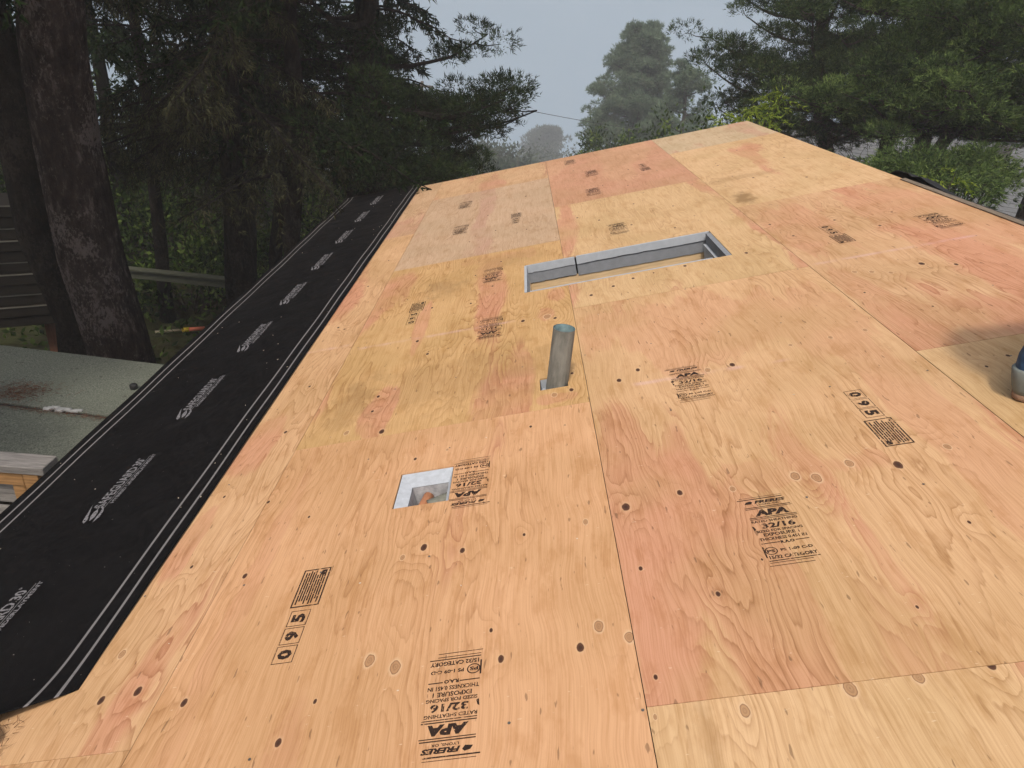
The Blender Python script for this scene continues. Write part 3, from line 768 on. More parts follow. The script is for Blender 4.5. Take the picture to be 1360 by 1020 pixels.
# pale cardboard tube lying by the near end
M['card'] = simple('pale_cardboard', (.48, .45, .40), .85, 0, .15, 12)
mb = MB()
ax = [np.array(roof(.735, 1.00, .040)), np.array(roof(.800, 1.150, .040))]
mb.tube(ax, .040, 28, cap=False); mb.tube([ax[1] + .0001, ax[0]], .034, 28, cap=False)
q = np.linspace(0, 2 * np.pi, 29)[:-1]
tube_o = mb.build('cardboard_tube', M['card'], None, True)
tag(tube_o, 'pale cardboard tube at the lifted near end of the black strip', 'tube')

# black flap of underlayment folded up at the ridge
mb = MB(); P = []; nu = 18; nw = 6
rg = np.random.default_rng(8)
uv = np.array([4.20, 4.33, 4.52, 4.60, 4.70, 4.76, 4.90, 4.98]); nu = len(uv)
hgt = np.interp(uv, [4.20, 4.33, 4.52, 4.60, 4.70, 4.76, 4.90, 4.98], [.0, .010, .030, .048, .028, .044, .038, .0])
for i in range(nu):
    for j in range(nw):
        s = j / (nw - 1)
        P.append((XR + .015 + s * .28, uv[i], ZR - .005 + hgt[i] * math.sin(math.pi * min(1, .30 + .7 * s)) - s * .28 * math.tan(PITCH) + .008))
idx = np.arange(nu * nw).reshape(nu, nw)
mb.add(P, np.stack([idx[:-1, :-1], idx[1:, :-1], idx[1:, 1:], idx[:-1, 1:]], -1).reshape(-1, 4)[:, ::-1])
fl = mb.build('felt_flap', M['felt'], None); so = fl.modifiers.new('solid', 'SOLIDIFY'); so.thickness = .004
tag(fl, 'black felt flap folded up along the ridge at right', 'felt flap')

# ------------------------------------------------------------------ trees
def curve_path(p0, p1, bend, n, rng):
    p0, p1 = np.asarray(p0, float), np.asarray(p1, float)
    s = np.linspace(0, 1, n)[:, None]
    b = np.asarray(bend, float)
    return p0 + (p1 - p0) * s + b * (4 * s * (1 - s)) + rng.normal(0, .012, (n, 3)) * np.linalg.norm(p1 - p0) * (s * (1 - s)) * 2

def trunk_mesh(mb, base, top, r0, r1, rng, sides=12, flare=1.5, bend=0.15, n=14):
    path = curve_path(base, top, rng.normal(0, bend, 3) * (1, 1, 0), n, rng)
    s = np.linspace(0, 1, n)
    h = np.linalg.norm(path - path[0], axis=1)
    rad = (r0 + (r1 - r0) * s) * (1 + (flare - 1) * np.exp(-h / .5)) * (1 + rng.normal(0, .03, n))
    mb.tube(path, rad, sides)
    return path, rad

def pine(name, label, base, top, r0, seed, zc=1.2, spread=2.6, limbs=20, clumps=5, tufts=26, k=12, mat='pine', bmat='bark_pine',
         group=None, dead=6, limb_z=None, az=None, clump_r=.38, needle=.105, width=.015, up=.35, cat='tree', lift=.25, low=1.0, prof=1.4, flat=.62):
    """open-crowned conifer: trunk, curved limbs, rounded tufted clumps"""
    rng = np.random.default_rng(seed)
    base, top = np.asarray(base, float), np.asarray(top, float)
    root = empty(name, base, label, cat, group)
    tb, cb = MB(), MB()
    path, rad = trunk_mesh(tb, (0, 0, 0), top - base, r0, r0 * .28, rng)
    zc = (zc - base[2]) / (top[2] - base[2])
    S = np.linspace(0, 1, len(path))
    for i in range(limbs):
        fr = zc + (1 - zc) * ((i + rng.random()) / limbs) ** low
        p = np.array([np.interp(fr, S, path[:, q]) for q in range(3)])
        a = rng.uniform(0, 2 * np.pi) if az is None else rng.uniform(*az)
        rel = (fr - zc) / (1 - zc)
        L = spread * (1 - .75 * rel ** prof) * rng.uniform(.65, 1.1)
        e = p + np.array([math.cos(a) * L, math.sin(a) * L, L * rng.uniform(-.05, lift + .2 * rel)])
        lp = curve_path(p, e, (0, 0, -.10 * L), 7, rng)
        tb.tube(lp, np.linspace(.18 * r0 + .012, .010, 7), 5, cap=False)
        for c in range(clumps):
            s = rng.uniform(.35, 1.0) if c else 1.0
            q0 = np.array([np.interp(s, np.linspace(0, 1, 7), lp[:, d]) for d in range(3)])
            off = rng.normal(0, 1, 3) * (.26, .26, .10) * L * .42 + (0, 0, .06)
            c0 = q0 + off
            tb.tube(curve_path(q0, c0, (0, 0, -.03), 4, rng), np.linspace(.012, .005, 4), 4, cap=False)
            R = clump_r * rng.uniform(.65, 1.15)
            d = rng.normal(size=(tufts, 3)); d /= np.linalg.norm(d, axis=1)[:, None]
            d[:, 2] = np.abs(d[:, 2]) * np.where(rng.random(tufts) < .75, 1, -.5)
            P = c0 + d * R * rng.uniform(.55, 1, (tufts, 1)) * (1, 1, flat)
            D = d + (0, 0, up)
            PP = np.repeat(P, k, 0)
            DD = np.repeat(D / np.linalg.norm(D, axis=1)[:, None], k, 0) + rng.normal(0, .55, (tufts * k, 3))
            cb.blades(PP + rng.normal(0, .02, PP.shape), DD, rng.uniform(.7, 1.2, tufts * k) * needle, width, rng)
    db = MB()
    for i in range(dead):        # bare dead twigs low on the trunk
        fr = rng.uniform(.25, zc + .1)
        p = np.array([np.interp(fr, S, path[:, q]) for q in range(3)])
        a = rng.uniform(0, 2 * np.pi); L = rng.uniform(.6, 1.5)
        e = p + np.array([math.cos(a) * L, math.sin(a) * L, rng.uniform(-.3, .4) * L])
        lp = curve_path(p, e, rng.normal(0, .08, 3) * L, 7, rng)
        tb.tube(lp, np.linspace(.022, .005, 7), 4, cap=False)
        for _ in range(7):
            j = rng.integers(2, 7); e2 = lp[j] + rng.normal(0, .22, 3) * L
            tb.tube(curve_path(lp[j], e2, rng.normal(0, .05, 3), 4, rng), np.linspace(.008, .003, 4), 3, cap=False)
    tb.build('trunk', M[bmat], root, True)
    cb.build('crown', M[mat], root)
    return root

def spruce(name, label, base, top, r0, seed, z0=.7, spread=2.4, limbs=30, side=16, k=6, mat='spruce', bmat='bark_dark', group=None,
           droop=.25, az=None, needle=.12, width=.026, sides=12, flare=1.5, dead=0, tip=.15, cat='tree', bend=.12, hang=.55, low=1.5):
    """conifer with drooping flat limbs hung with side sprays"""
    rng = np.random.default_rng(seed)
    base, top = np.asarray(base, float), np.asarray(top, float)
    root = empty(name, base, label, cat, group)
    tb, cb, db = MB(), MB(), MB()
    path, rad = trunk_mesh(tb, (0, 0, 0), top - base, r0, r0 * .25, rng, sides, flare, bend)
    z0 = (z0 - base[2]) / (top[2] - base[2])
    S = np.linspace(0, 1, len(path))
    for i in range(limbs):
        fr = z0 + (1 - z0) * ((i + rng.random()) / limbs) ** low
        p = np.array([np.interp(fr, S, path[:, q]) for q in range(3)])
        a = rng.uniform(0, 2 * np.pi) if az is None else rng.uniform(*az)
        rel = (fr - z0) / (1 - z0)
        L = spread * (1 - .8 * rel ** 1.2) * rng.uniform(.6, 1.1)
        isdead = i < dead
        e = p + np.array([math.cos(a) * L, math.sin(a) * L, -droop * L * rng.uniform(.5, 1.3)])
        lp = curve_path(p, e, (0, 0, .10 * L), 8, rng); lp[-1, 2] += tip * L * .5; lp[-2, 2] += tip * L * .15
        tb.tube(lp, np.linspace(.05 * r0 + .014, .006, 8), 5, cap=False)
        ax = np.array([math.cos(a), math.sin(a), 0]); sd = np.array([-math.sin(a), math.cos(a), 0])
        for j in range(side):
            s = .18 + .82 * (j + rng.random()) / side
            q0 = np.array([np.interp(s, np.linspace(0, 1, 8), lp[:, d]) for d in range(3)])
            sl = (.62 * (1.05 - s) + .16) * L * .5 * rng.uniform(.6, 1.2)
            dirv = sd * rng.choice((-1, 1)) * .8 + ax * .55 + np.array([0, 0, -hang]) + rng.normal(0, .2, 3)
            dirv /= np.linalg.norm(dirv)
            m = max(3, int(sl / .075))
            ss = np.linspace(.08, 1, m)[:, None]
            Q = q0 + dirv * sl * ss + np.array([0, 0, -.22 * sl]) * ss ** 2
            target = db if isdead else cb
            if isdead:
                tb.tube(np.concatenate([q0[None], Q[::2]]), np.linspace(.006, .002, 1 + len(Q[::2])), 3, cap=False)
                for _ in range(3):
                    jj = rng.integers(0, m)
                    tb.tube([Q[jj], Q[jj] + rng.normal(0, .10, 3) + (0, 0, -.14)], [.003, .0015], 3, cap=False)
            kk = 8 if isdead else k
            PP = np.repeat(Q, kk, 0) + rng.normal(0, .015, (m * kk, 3))
            DD = np.tile(dirv, (m * kk, 1)) * .8 + rng.normal(0, .5, (m * kk, 3)) + (0, 0, -.15)
            target.blades(PP, DD, rng.uniform(.6, 1.2, m * kk) * needle, width * (.38 if isdead else 1), rng)
    tb.build('trunk', M[bmat], root, True)
    if cb.n: cb.build('crown', M[mat], root)
    if db.n: tag(db.build('dead_branches', M['dead'], root), kind='stuff')
    return root

def shrub(name, label, base, rx, rz, seed, n=1500, mat='shrub', leaf=.09, group=None, stems=7, cat='shrub', flat=.7):
    rng = np.random.default_rng(seed)
    root = empty(name, base, label, cat, group)
    tb, cb = MB(), MB()
    ends = []
    for i in range(stems * 3):
        a = rng.uniform(0, 2 * np.pi); rr_ = rx * math.sqrt(rng.random())
        e = np.array([math.cos(a) * rr_, math.sin(a) * rr_, rz * rng.uniform(.45, 1.0) * math.sqrt(max(.1, 1 - (rr_ / rx) ** 2 * .7))])
        ends.append(e)
        tb.tube(curve_path((e[0] * .12, e[1] * .12, -.1), e, (0, 0, .1), 5, rng), np.linspace(.016, .004, 5), 4, cap=False)
    ends = np.array(ends)
    P = ends[rng.integers(0, len(ends), n)] + rng.normal(0, 1, (n, 3)) * (rx * .17, rx * .17, rz * .14)
    P[:, 2] = np.maximum(P[:, 2], .03)
    D = rng.normal(0, .7, (n, 3)) + P / (np.linalg.norm(P, axis=1)[:, None]) * .6 + (0, 0, .2)
    cb.leaves(P, D, rng.uniform(.6, 1.3, n) * leaf, rng.uniform(.35, .6, n) * leaf, rng)
    tb.build('stems', M['bark_pine'], root, True)
    cb.build('foliage', M[mat], root)
    return root

def gpt(px, y):       # ground point under photo column px at depth y
    p = at(px, 300, y); return np.array([p[0], y, ground_z(p[0], y)])

def straight(px0, py0, px1, py1, y0, y1=None, ztop=9.0):
    """trunk axis through two photo pixels at given depths -> base on the ground, top at ztop"""
    a, b = at(px0, py0, y0), at(px1, py1, y0 if y1 is None else y1)
    d = (b - a) / (b[2] - a[2])
    zb = ground_z(a[0], y0) - .15
    return a + d * (zb - a[2]), a + d * (ztop - a[2])

# --- left: the wood beside the house
b, tp = straight(160, 455, 86, 30, 6.5)
spruce('spruce_tree', 'thick lichen-spotted spruce trunk rising behind the grey flat shed roof', b, tp, .335, 101, z0=2.0, spread=2.6, limbs=34, side=16, az=(1.7, 4.8),
       bmat='bark', sides=22, flare=1.65, group='conifers beside the house', bend=.03)
b, tp = straight(85, 430, 2, 150, 7.0)
spruce('spruce_tree', 'dark leaning trunk left of the thick lichen-spotted spruce', b, tp + (0, 0, 0), .24, 102, z0=1.2, spread=2.4, limbs=24, side=14, az=(1.5, 4.8),
       sides=16, group='conifers beside the house', bend=.03)
LT = [  # px0,py0,px1,py1, y, r, seed, label
 (200, 235, 176, 40, 11.0, .105, 103, 'slim dark trunk leaning in the gap right of the lichen-spotted spruce'),
 (298, 300, 284, 60, 9.4, .095, 104, 'straight dark trunk at the left of the row behind the fence rail'),
 (327, 250, 318, 60, 11.4, .085, 105, 'thinnest dark trunk in the row between two straighter trunks'),
 (362, 250, 357, 90, 10.6, .12, 106, 'dark trunk in the row just left of the greyer trunk'),
 (392, 290, 388, 120, 9.2, .135, 107, 'greyer straight trunk at the right of the row near the black strip'),
 (447, 240, 440, 120, 11.0, .12, 108, 'dark trunk behind the far end of the black strip'),
 (490, 235, 488, 140, 12.4, .15, 109, 'dark conifer behind the far corner where the black strip ends')]
for (a0, c0, a1, c1, y, rr_, sd, lb) in LT:
    b, tp = straight(a0, c0, a1, c1, y, ztop=7.5)
    spruce('spruce_tree', lb, b, tp, rr_, sd, z0=.15, spread=2.1, limbs=34, side=15, group='conifers beside the house', dead=5, flare=1.3)
# bough-bearing trees whose limbs reach over towards the sky gap
b = np.array([-.25, 10.8, GROUND - .1])
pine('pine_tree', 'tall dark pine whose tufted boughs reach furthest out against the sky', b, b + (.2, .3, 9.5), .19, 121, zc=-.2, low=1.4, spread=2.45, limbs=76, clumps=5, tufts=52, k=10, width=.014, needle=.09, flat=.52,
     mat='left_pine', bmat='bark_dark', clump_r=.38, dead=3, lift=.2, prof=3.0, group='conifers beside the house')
# dark conifers deeper in the wood that close the gaps
for i, (x_, y_, lb) in enumerate(((-1.2, 15.5, 'conifer deep in the wood, rightmost behind the black strip'), (-3.6, 14.5, 'conifer deep in the wood behind the greyer trunk'), (-6.2, 15.0, 'conifer deep in the wood behind the thin trunk row'),
                                  (-8.6, 13.0, 'conifer deep in the wood behind the lichen-spotted spruce'), (-11.0, 15.5, 'conifer deep in the wood at the far left edge'), (-4.8, 19.0, 'farthest conifer seen through the middle of the wood'), (-7.6, 10.6, 'conifer at the left edge behind the leaning trunk'))):
    b = np.array([x_, y_, GROUND - .1])
    spruce('spruce_tree', lb, b, b + (0, 0, 10.5), .16, 140 + i, z0=-.2, low=1.3, spread=2.3, limbs=46, side=15, k=7, width=.05, needle=.20, group='conifers beside the house', dead=3)
b = np.array([-1.25, 8.6, GROUND - .1])
spruce('spruce_tree', 'spruce with brown dead branches hanging above the black strip', b, b + (.1, .1, 10), .17, 122, z0=.75, spread=1.8, limbs=64, side=26, k=8,
       group='conifers beside the house', dead=30, droop=.45, hang=1.1)
b = np.array([.75, 12.2, GROUND - .1])
pine('pine_tree', 'small green pine at the far corner of the roof', b, b + (.2, .2, 3.65), .10, 123, zc=-1.3, spread=1.25, limbs=16, clumps=4, tufts=22, mat='pine_dark',
     clump_r=.26, dead=3)
# unseen trees, added behind the camera's left to shade the wood and shed
for (x_, y_, sd, lb) in ((-3.5, .9, 131, 'unseen tall spruce added for shade, nearest the wooden railing'), (-3.9, -3.2, 132, 'unseen tall spruce added for shade, behind the railing, left of the camera'),
                         (-6.2, 2.6, 133, 'unseen tall spruce added for shade, far left of the lumber')):
    b = np.array([x_, y_, GROUND - .1])
    spruce('spruce_tree', lb, b, b + (0, 0, 13), .26, sd, z0=2.0, low=1.0, spread=2.7, limbs=60, side=18, k=8, width=.05, needle=.2, group='conifers beside the house')

# undergrowth
SH = [(240, 345, 11.5, 1.0, .9), (300, 330, 12.5, 1.1, 1.1), (215, 300, 13.5, 1.2, 1.3), (345, 300, 13.0, 1.0, 1.2), (265, 240, 17.0, 1.7, 1.9), (420, 300, 11.5, .9, 1.0),
      (150, 300, 14.0, 1.3, 1.5), (60, 260, 15.0, 1.6, 2.0), (225, 200, 20.0, 2.2, 2.6), (380, 230, 18.0, 1.8, 2.0), (470, 250, 15.0, 1.2, 1.6), (20, 200, 19.0, 2.2, 2.8),
      (310, 180, 24.0, 2.5, 3.0), (130, 180, 24.0, 2.4, 3.0), (275, 400, 9.4, .6, .5), (330, 385, 9.6, .55, .55)]
DESC = ['low leafy shrub behind the left half of the fence rail', 'leafy shrub behind the middle of the fence rail', 'shrub beside the lichen-spotted trunk behind the rail',
        'shrub at the right end of the fence rail', 'bright shrub in the gap between the slim trunks', 'shrub at the foot of the greyer straight trunk', 'shrub hidden behind the lichen-spotted trunk',
        'shrub behind the leaning left trunk', 'tall light green shrub in the brightest gap of the wood', 'tall shrub seen between the right-hand trunks', 'shrub behind the far end of the black strip',
        'tall shrub at the far left edge of the wood', 'far pale shrub deep between the trunk row', 'far pale shrub deep behind the slim leaning trunk', 'small leafy plant below the fence rail, left', 'small leafy plant below the fence rail, right']
for i, ((px, py, y, rx, rz), lb) in enumerate(zip(SH, DESC)):
    p = gpt(px, y)
    shrub('leafy_shrub', lb, p, rx, rz, 200 + i, n=int(1100 + 500 * rx), leaf=.07 + .008 * y / 2, group='undergrowth of the wood')
# ground cover
rg = np.random.default_rng(77); mb = MB(); n = 9000
P = np.stack([rg.uniform(-9, .3, n), rg.uniform(5, 22, n), np.zeros(n)], 1)
keep = ~((P[:, 0] > -5) & (P[:, 1] < 6.2)); P = P[keep]; n = len(P)
P[:, 2] = GROUND + rg.uniform(0, .28, n)
mb.leaves(P, rg.normal(0, 1, (n, 3)) * (1, 1, .4) + (0, 0, .6), rg.uniform(.06, .16, n), rg.uniform(.04, .09, n), rg)
tag(mb.build('ground_cover', M['shrub']), 'low leafy ground cover under the left trees', 'ground cover', kind='stuff')

# --- right: pines beyond the ridge
RP = [  # base px at depth, trunk direction px, y, r, params
 ((1158, 195), (1178, 120), 12.6, .13, 301, 'slim pine, left of the pair of trunks just beyond the ridge'),
 ((1180, 195), (1206, 120), 12.9, .12, 302, 'slim pine, right of the pair of trunks just beyond the ridge'),
 ((1226, 190), (1236, 60), 13.6, .20, 303, 'thickest dark pine trunk beyond the ridge'),
 ((1258, 200), (1306, 90), 12.0, .14, 304, 'forked pine leaning right beyond the ridge'),
 ((1345, 235), (1366, 160), 10.8, .13, 305, 'leaning pine trunk at the right edge of the photo'),
 ((1105, 190), (1102, 120), 14.6, .20, 306, 'broad dark pine at the left of the group beyond the ridge')]
for (p0, p1, y, rr_, sd, lb) in RP:
    b, tp = straight(*p0, *p1, y, ztop=6.2)
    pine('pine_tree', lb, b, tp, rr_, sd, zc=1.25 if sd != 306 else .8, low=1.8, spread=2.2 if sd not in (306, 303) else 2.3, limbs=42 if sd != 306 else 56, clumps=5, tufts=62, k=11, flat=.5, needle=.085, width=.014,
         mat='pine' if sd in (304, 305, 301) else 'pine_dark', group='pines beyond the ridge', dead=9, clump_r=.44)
# low juniper beyond the ridge and its bright cedar sprays
def bush(name, label, c, rx, rz, seed, mat, n=90, tufts=16, k=10, needle=.11, width=.016, group=None):
    rng = np.random.default_rng(seed)
    c = np.asarray(c, float); base = np.array([c[0], c[1], ground_z(c[0], c[1])])
    root = empty(name, base, label, 'shrub', group); tb, cb = MB(), MB(); rel = c - base
    for i in range(n):
        a = rng.uniform(0, 2 * np.pi); q = math.sqrt(rng.random())
        e = rel + np.array([math.cos(a) * q * rx, math.sin(a) * q * rx, rz * (1 - q * q) * rng.uniform(.2, 1) - .15 * rz])
        s0 = rel * (1, 1, .55) * (.1, .1, 1) + (0, 0, 0)
        if i % 3 == 0: tb.tube(curve_path((0, 0, -.1) if i % 9 == 0 else s0, e, (0, 0, .1), 6, rng), np.linspace(.03, .005, 6), 4, cap=False)
        d = e - rel + (0, 0, .3 * rz); d /= np.linalg.norm(d)
        P = e + rng.normal(0, .09, (tufts, 3))
        DD = np.tile(d, (tufts * k, 1)) + rng.normal(0, .6, (tufts * k, 3))
        cb.blades(np.repeat(P, k, 0), DD, rng.uniform(.6, 1.2, tufts * k) * needle, width, rng)
    tb.build('stems', M['bark_pine'], root, True); cb.build('foliage', M[mat], root)
    return root
bush('juniper_bush', 'dark green juniper beyond the ridge at right', at(1228, 240, 9.2), .85, .34, 401, 'pine', n=80, needle=.10, width=.013, tufts=22, group='bushes beyond the roof')
bush('juniper_bush', 'green juniper spreading towards the right edge beyond the ridge', at(1296, 228, 9.6), .5, .26, 402, 'pine', n=60, needle=.10, width=.013, tufts=22, group='bushes beyond the roof')
def cedar(name, label, tips, stem, seed, n=60, needle=.10, mat='cedar'):
    """bright flat hanging sprays on a few arching stems"""
    rng = np.random.default_rng(seed)
    stem = np.asarray(stem, float); root = empty(name, stem, label, 'shrub', 'bushes beyond the roof'); tb, cb = MB(), MB()
    for tpt in tips:
        e = np.asarray(tpt, float) - stem
        lp = curve_path((0, 0, 0), e, (0, 0, .25), 9, rng); tb.tube(lp, np.linspace(.03, .004, 9), 5, cap=False)
        for _ in range(n):
            s = rng.uniform(.62, 1.0); q0 = np.array([np.interp(s, np.linspace(0, 1, 9), lp[:, d]) for d in range(3)])
            dv = rng.normal(0, 1, 3) * (.8, .8, .3) + (0, 0, -.1); dv /= np.linalg.norm(dv); L = rng.uniform(.15, .42)
            m = 7; ss = np.linspace(0, 1, m)[:, None]
            Q = q0 + dv * L * ss + np.array([0, 0, -.35 * L]) * ss ** 2
            DD = np.repeat(np.tile(dv, (m, 1)) + (0, 0, -.4), 4, 0) + rng.normal(0, .5, (m * 4, 3))
            cb.blades(np.repeat(Q, 4, 0), DD, rng.uniform(.6, 1.2, m * 4) * needle, .020, rng)
    tb.build('stems', M['bark_pine'], root, True); cb.build('foliage', M[mat], root)
    return root
b = at(980, 190, 10.8); b[2] = GROUND
cedar('cedar_bush', 'bright yellow-green cedar rising behind the peak of the roof', [at(a, c, d) for a, c, d in ((960, 160, 10.2), (1000, 140, 10.6), (1025, 135, 10.9), (935, 170, 10.4), (985, 165, 10.0), (1020, 165, 10.3), (1040, 120, 11.2))], b, 411, 46)
b = at(1230, 240, 8.6); b[2] = GROUND
cedar('cedar_bush', 'small bright cedar sprays just beyond the black felt flap', [at(a, c, d) for a, c, d in ((1250, 238, 8.3), (1270, 228, 8.4), (1235, 226, 8.5))], b, 412, 16, .08)
b = at(1110, 215, 10.2); b[2] = GROUND
cedar('cedar_bush', 'dull green sprays beyond the ridge below the pine pair', [at(a, c, d) for a, c, d in ((1105, 195, 9.8), (1130, 205, 9.6))], b, 413, 14, .08, 'pine')

# --- middle: hazy trees
def far_base(px, y):
    b = at(px, 200, y); b[2] = ground_z(0, y) - .2; return b
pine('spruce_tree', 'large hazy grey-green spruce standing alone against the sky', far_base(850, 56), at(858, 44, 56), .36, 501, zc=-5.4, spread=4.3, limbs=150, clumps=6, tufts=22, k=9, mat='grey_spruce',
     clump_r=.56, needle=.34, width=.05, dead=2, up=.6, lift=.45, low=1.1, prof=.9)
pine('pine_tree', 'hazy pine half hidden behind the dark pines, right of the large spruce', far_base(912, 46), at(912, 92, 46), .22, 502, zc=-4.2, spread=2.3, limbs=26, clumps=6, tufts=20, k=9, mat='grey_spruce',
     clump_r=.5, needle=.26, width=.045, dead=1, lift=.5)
for nm_, px, py, y, rx, sd, nl, lf, mt, lb in (('leafy_shrub', 812, 178, 30, 1.5, 503, 3200, .17, 'shrub', 'green bush at the foot of the large hazy spruce'),
        ('leafy_shrub', 775, 203, 34, .8, 504, 1200, .15, 'shrub', 'small green bush peeping over the rake left of the large spruce'),
        ('leafy_shrub', 925, 145, 18, 1.25, 505, 3600, .12, 'shrub', 'dark bush behind the roof peak left of the bright cedar')):
    p = at(px, py, y); gz = ground_z(0, y); shrub(nm_, lb, (p[0], y, gz), rx, p[2] - gz, sd, n=nl, leaf=lf, mat=mt)
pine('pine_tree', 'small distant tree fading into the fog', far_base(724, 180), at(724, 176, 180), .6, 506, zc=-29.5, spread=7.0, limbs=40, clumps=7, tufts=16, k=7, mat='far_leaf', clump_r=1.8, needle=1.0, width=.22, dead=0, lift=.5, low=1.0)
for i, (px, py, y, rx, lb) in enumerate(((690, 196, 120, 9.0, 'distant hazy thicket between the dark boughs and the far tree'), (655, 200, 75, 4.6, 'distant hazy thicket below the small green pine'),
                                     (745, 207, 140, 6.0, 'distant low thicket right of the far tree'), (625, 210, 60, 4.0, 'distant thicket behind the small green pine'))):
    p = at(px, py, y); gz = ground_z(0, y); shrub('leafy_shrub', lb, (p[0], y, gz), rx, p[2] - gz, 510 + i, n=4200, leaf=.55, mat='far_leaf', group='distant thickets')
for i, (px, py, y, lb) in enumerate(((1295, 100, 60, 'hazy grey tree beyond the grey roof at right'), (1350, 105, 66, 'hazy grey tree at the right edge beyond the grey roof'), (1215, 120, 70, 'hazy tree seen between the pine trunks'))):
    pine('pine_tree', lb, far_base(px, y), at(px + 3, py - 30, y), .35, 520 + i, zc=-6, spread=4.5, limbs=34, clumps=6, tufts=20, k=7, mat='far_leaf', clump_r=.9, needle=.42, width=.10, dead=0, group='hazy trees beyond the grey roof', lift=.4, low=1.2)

# ------------------------------------------------------------------ neighbour's grey-roofed house
nb = empty('neighbour_house', (0, 0, 0), "neighbour's low house with a plain grey shingle roof behind the pines", 'house')
M['grey_roof'] = simple('grey_shingle_roof', (.13, .135, .14), .95, 0, .2, 9, .15, .2)
M['pale_wall'] = simple('pale_wall', (.40, .39, .37), .9, 0, .1, 5)
ra, rb_ = at(1040, 158, 22.0), at(1420, 204, 18.5)
zr = (ra[2] + rb_[2]) / 2 + .02
d = np.array([rb_[0] - ra[0], rb_[1] - ra[1]]); d /= np.linalg.norm(d); nrm = np.array([d[1], -d[0]])   # towards the camera
if nrm[1] > 0: nrm = -nrm
A2 = np.array([ra[0], ra[1]]) - d * .5; B2 = np.array([rb_[0], rb_[1]]) + d * 6
def course_roof(sign, nm):
    mb = MB(); nc = 22; run = 4.2; drop_ = run * .36
    for k in range(nc):
        s0, s1 = k / nc, (k + 1.12) / nc
        P = []
        for s, up_ in ((s0, 0.0), (s1, .012)):
            o2 = nrm * sign * run * s
            for e2 in (A2, B2): P.append((*(e2 + o2), zr - drop_ * s + up_))
        P += [(P[2][0], P[2][1], P[2][2] - .02), (P[3][0], P[3][1], P[3][2] - .02)]
        mb.add(P, [(0, 1, 3, 2), (2, 3, 5, 4)])
    return mb.build(nm, M['grey_roof'], nb)
course_roof(1, 'roof_slope'); course_roof(-1, 'roof_slope')
for s in (1, -1):
    mb = MB(); o2 = nrm * s * 3.9
    P = [(*(e2 + o2 * w_), z_) for z_ in (GROUND - .2, zr - 1.45) for e2, w_ in ((A2 + d * .3, 1), (B2 - d * .3, 1), (B2 - d * .3, .97), (A2 + d * .3, .97))]
    mb.add(P, [(0,1,5,4),(1,2,6,5),(2,3,7,6),(3,0,4,7),(4,5,6,7)]); mb.build('wall', M['pale_wall'], nb)
for e2 in (A2 + d * .3, B2 - d * .4):
    mb = MB(); q0, q1 = e2 - nrm * 3.78, e2 + nrm * 3.78
    prof = [(q0, GROUND - .2), (q1, GROUND - .2), (q1, zr - 1.45), (e2, zr - .08), (q0, zr - 1.45)]
    P = [(*(q + d * w_), z_) for w_ in (0, .1) for q, z_ in prof]
    mb.add(P, [(0,1,2,3,4), (9,8,7,6,5)] + [(i, (i+1) % 5, 5 + (i+1) % 5, 5 + i) for i in range(5)]); mb.build('gable_wall', M['pale_wall'], nb)
p = at(1330, 200, 18.6)
mb = MB(); mb.box((p[0] - .2, p[1] - .15, zr - .3), (p[0] + .2, p[1] + .15, zr + .06)); bevel(mb.build('roof_vent', M['shingle'], nb), .03)

# ------------------------------------------------------------------ power line across the sky
M['cable'] = simple('black_cable', (.02, .02, .02), .7)
M['pole'] = simple('pole_wood', (.10, .08, .06), .9, 0, .25, 5, .2, 0, (8, 8, 1))
pa, pb = at(560, 122, 46), at(1010, 196, 52)
for nm_, off_, lb in (('power_line', 0.0, 'thin power line crossing the pale sky'),):
    mb = MB(); s = np.linspace(0, 1, 25)[:, None]
    L_ = pa + (pb - pa) * s + np.array([0, 0, off_]) - np.array([0, 0, .5]) * (4 * s * (1 - s)) + np.array([0, 0, .35])
    mb.tube(L_, .017, 5); o = mb.build('power_line', M['cable']); tag(o, lb, 'power line', 'power lines')
for p_, lb in ((pa, 'utility pole hidden among the dark left trees'), (pb, 'utility pole hidden behind the dark pines')):
    root = empty('utility_pole', (p_[0], p_[1], ground_z(0, p_[1]) - .3), lb, 'pole', 'utility poles')
    zt = p_[2] + .6 - (ground_z(0, p_[1]) - .3)
    mb = MB(); mb.tube([(0, .12, 0), (0, .12, zt)], [.13, .09], 10); mb.build('shaft', M['pole'], root, True)
    mb = MB(); mb.box((-.7, .03, zt - .32), (.7, -.07, zt - .20)); mb.build('crossarm', M['pole'], root)

# ------------------------------------------------------------------ things beside the house on the left
ZS = -.92           # flat shed roof
shed = empty('shed', (-2.0, 4.6, GROUND), 'low shed with a flat grey-green mineral felt roof beside the eave', 'shed')
t = NT('mineral_felt'); co = t.coord()
n1 = t.noise(co, 90, 3, .75); n2 = t.noise(co, 3.5, 5, .7); n3 = t.noise(co, 17, 4, .7)
c_ = t.ramp(n1, [(.35, (.070, .078, .062)), (.65, (.195, .205, .168))])
c_ = t.mix(t.range(n2, .45, .68, 0, .6), c_, (.13, .14, .11)); c_ = t.mix(t.range(n3, .62, .70, 0, .7), c_, (.05, .05, .042))
t.bump(n1, .4, .004)
M['mineral'] = t.final(c_, 1.0, 0, 0)
M['seam'] = simple('black_tar', (.012, .011, .010), .6, 0, .3, 30)
M['sealant'] = simple('white_sealant', (.34, .34, .33), .8, 0, .1, 20, .3, .3)
M['board'] = simple('weathered_board', (.27, .25, .23), .85, 0, .3, 4, .2, .2, (2, 22, 22))
M['cedarwood'] = simple('new_cedar', (.42, .23, .095), .75, 0, .3, 4, .2, .1, (2, 22, 22))
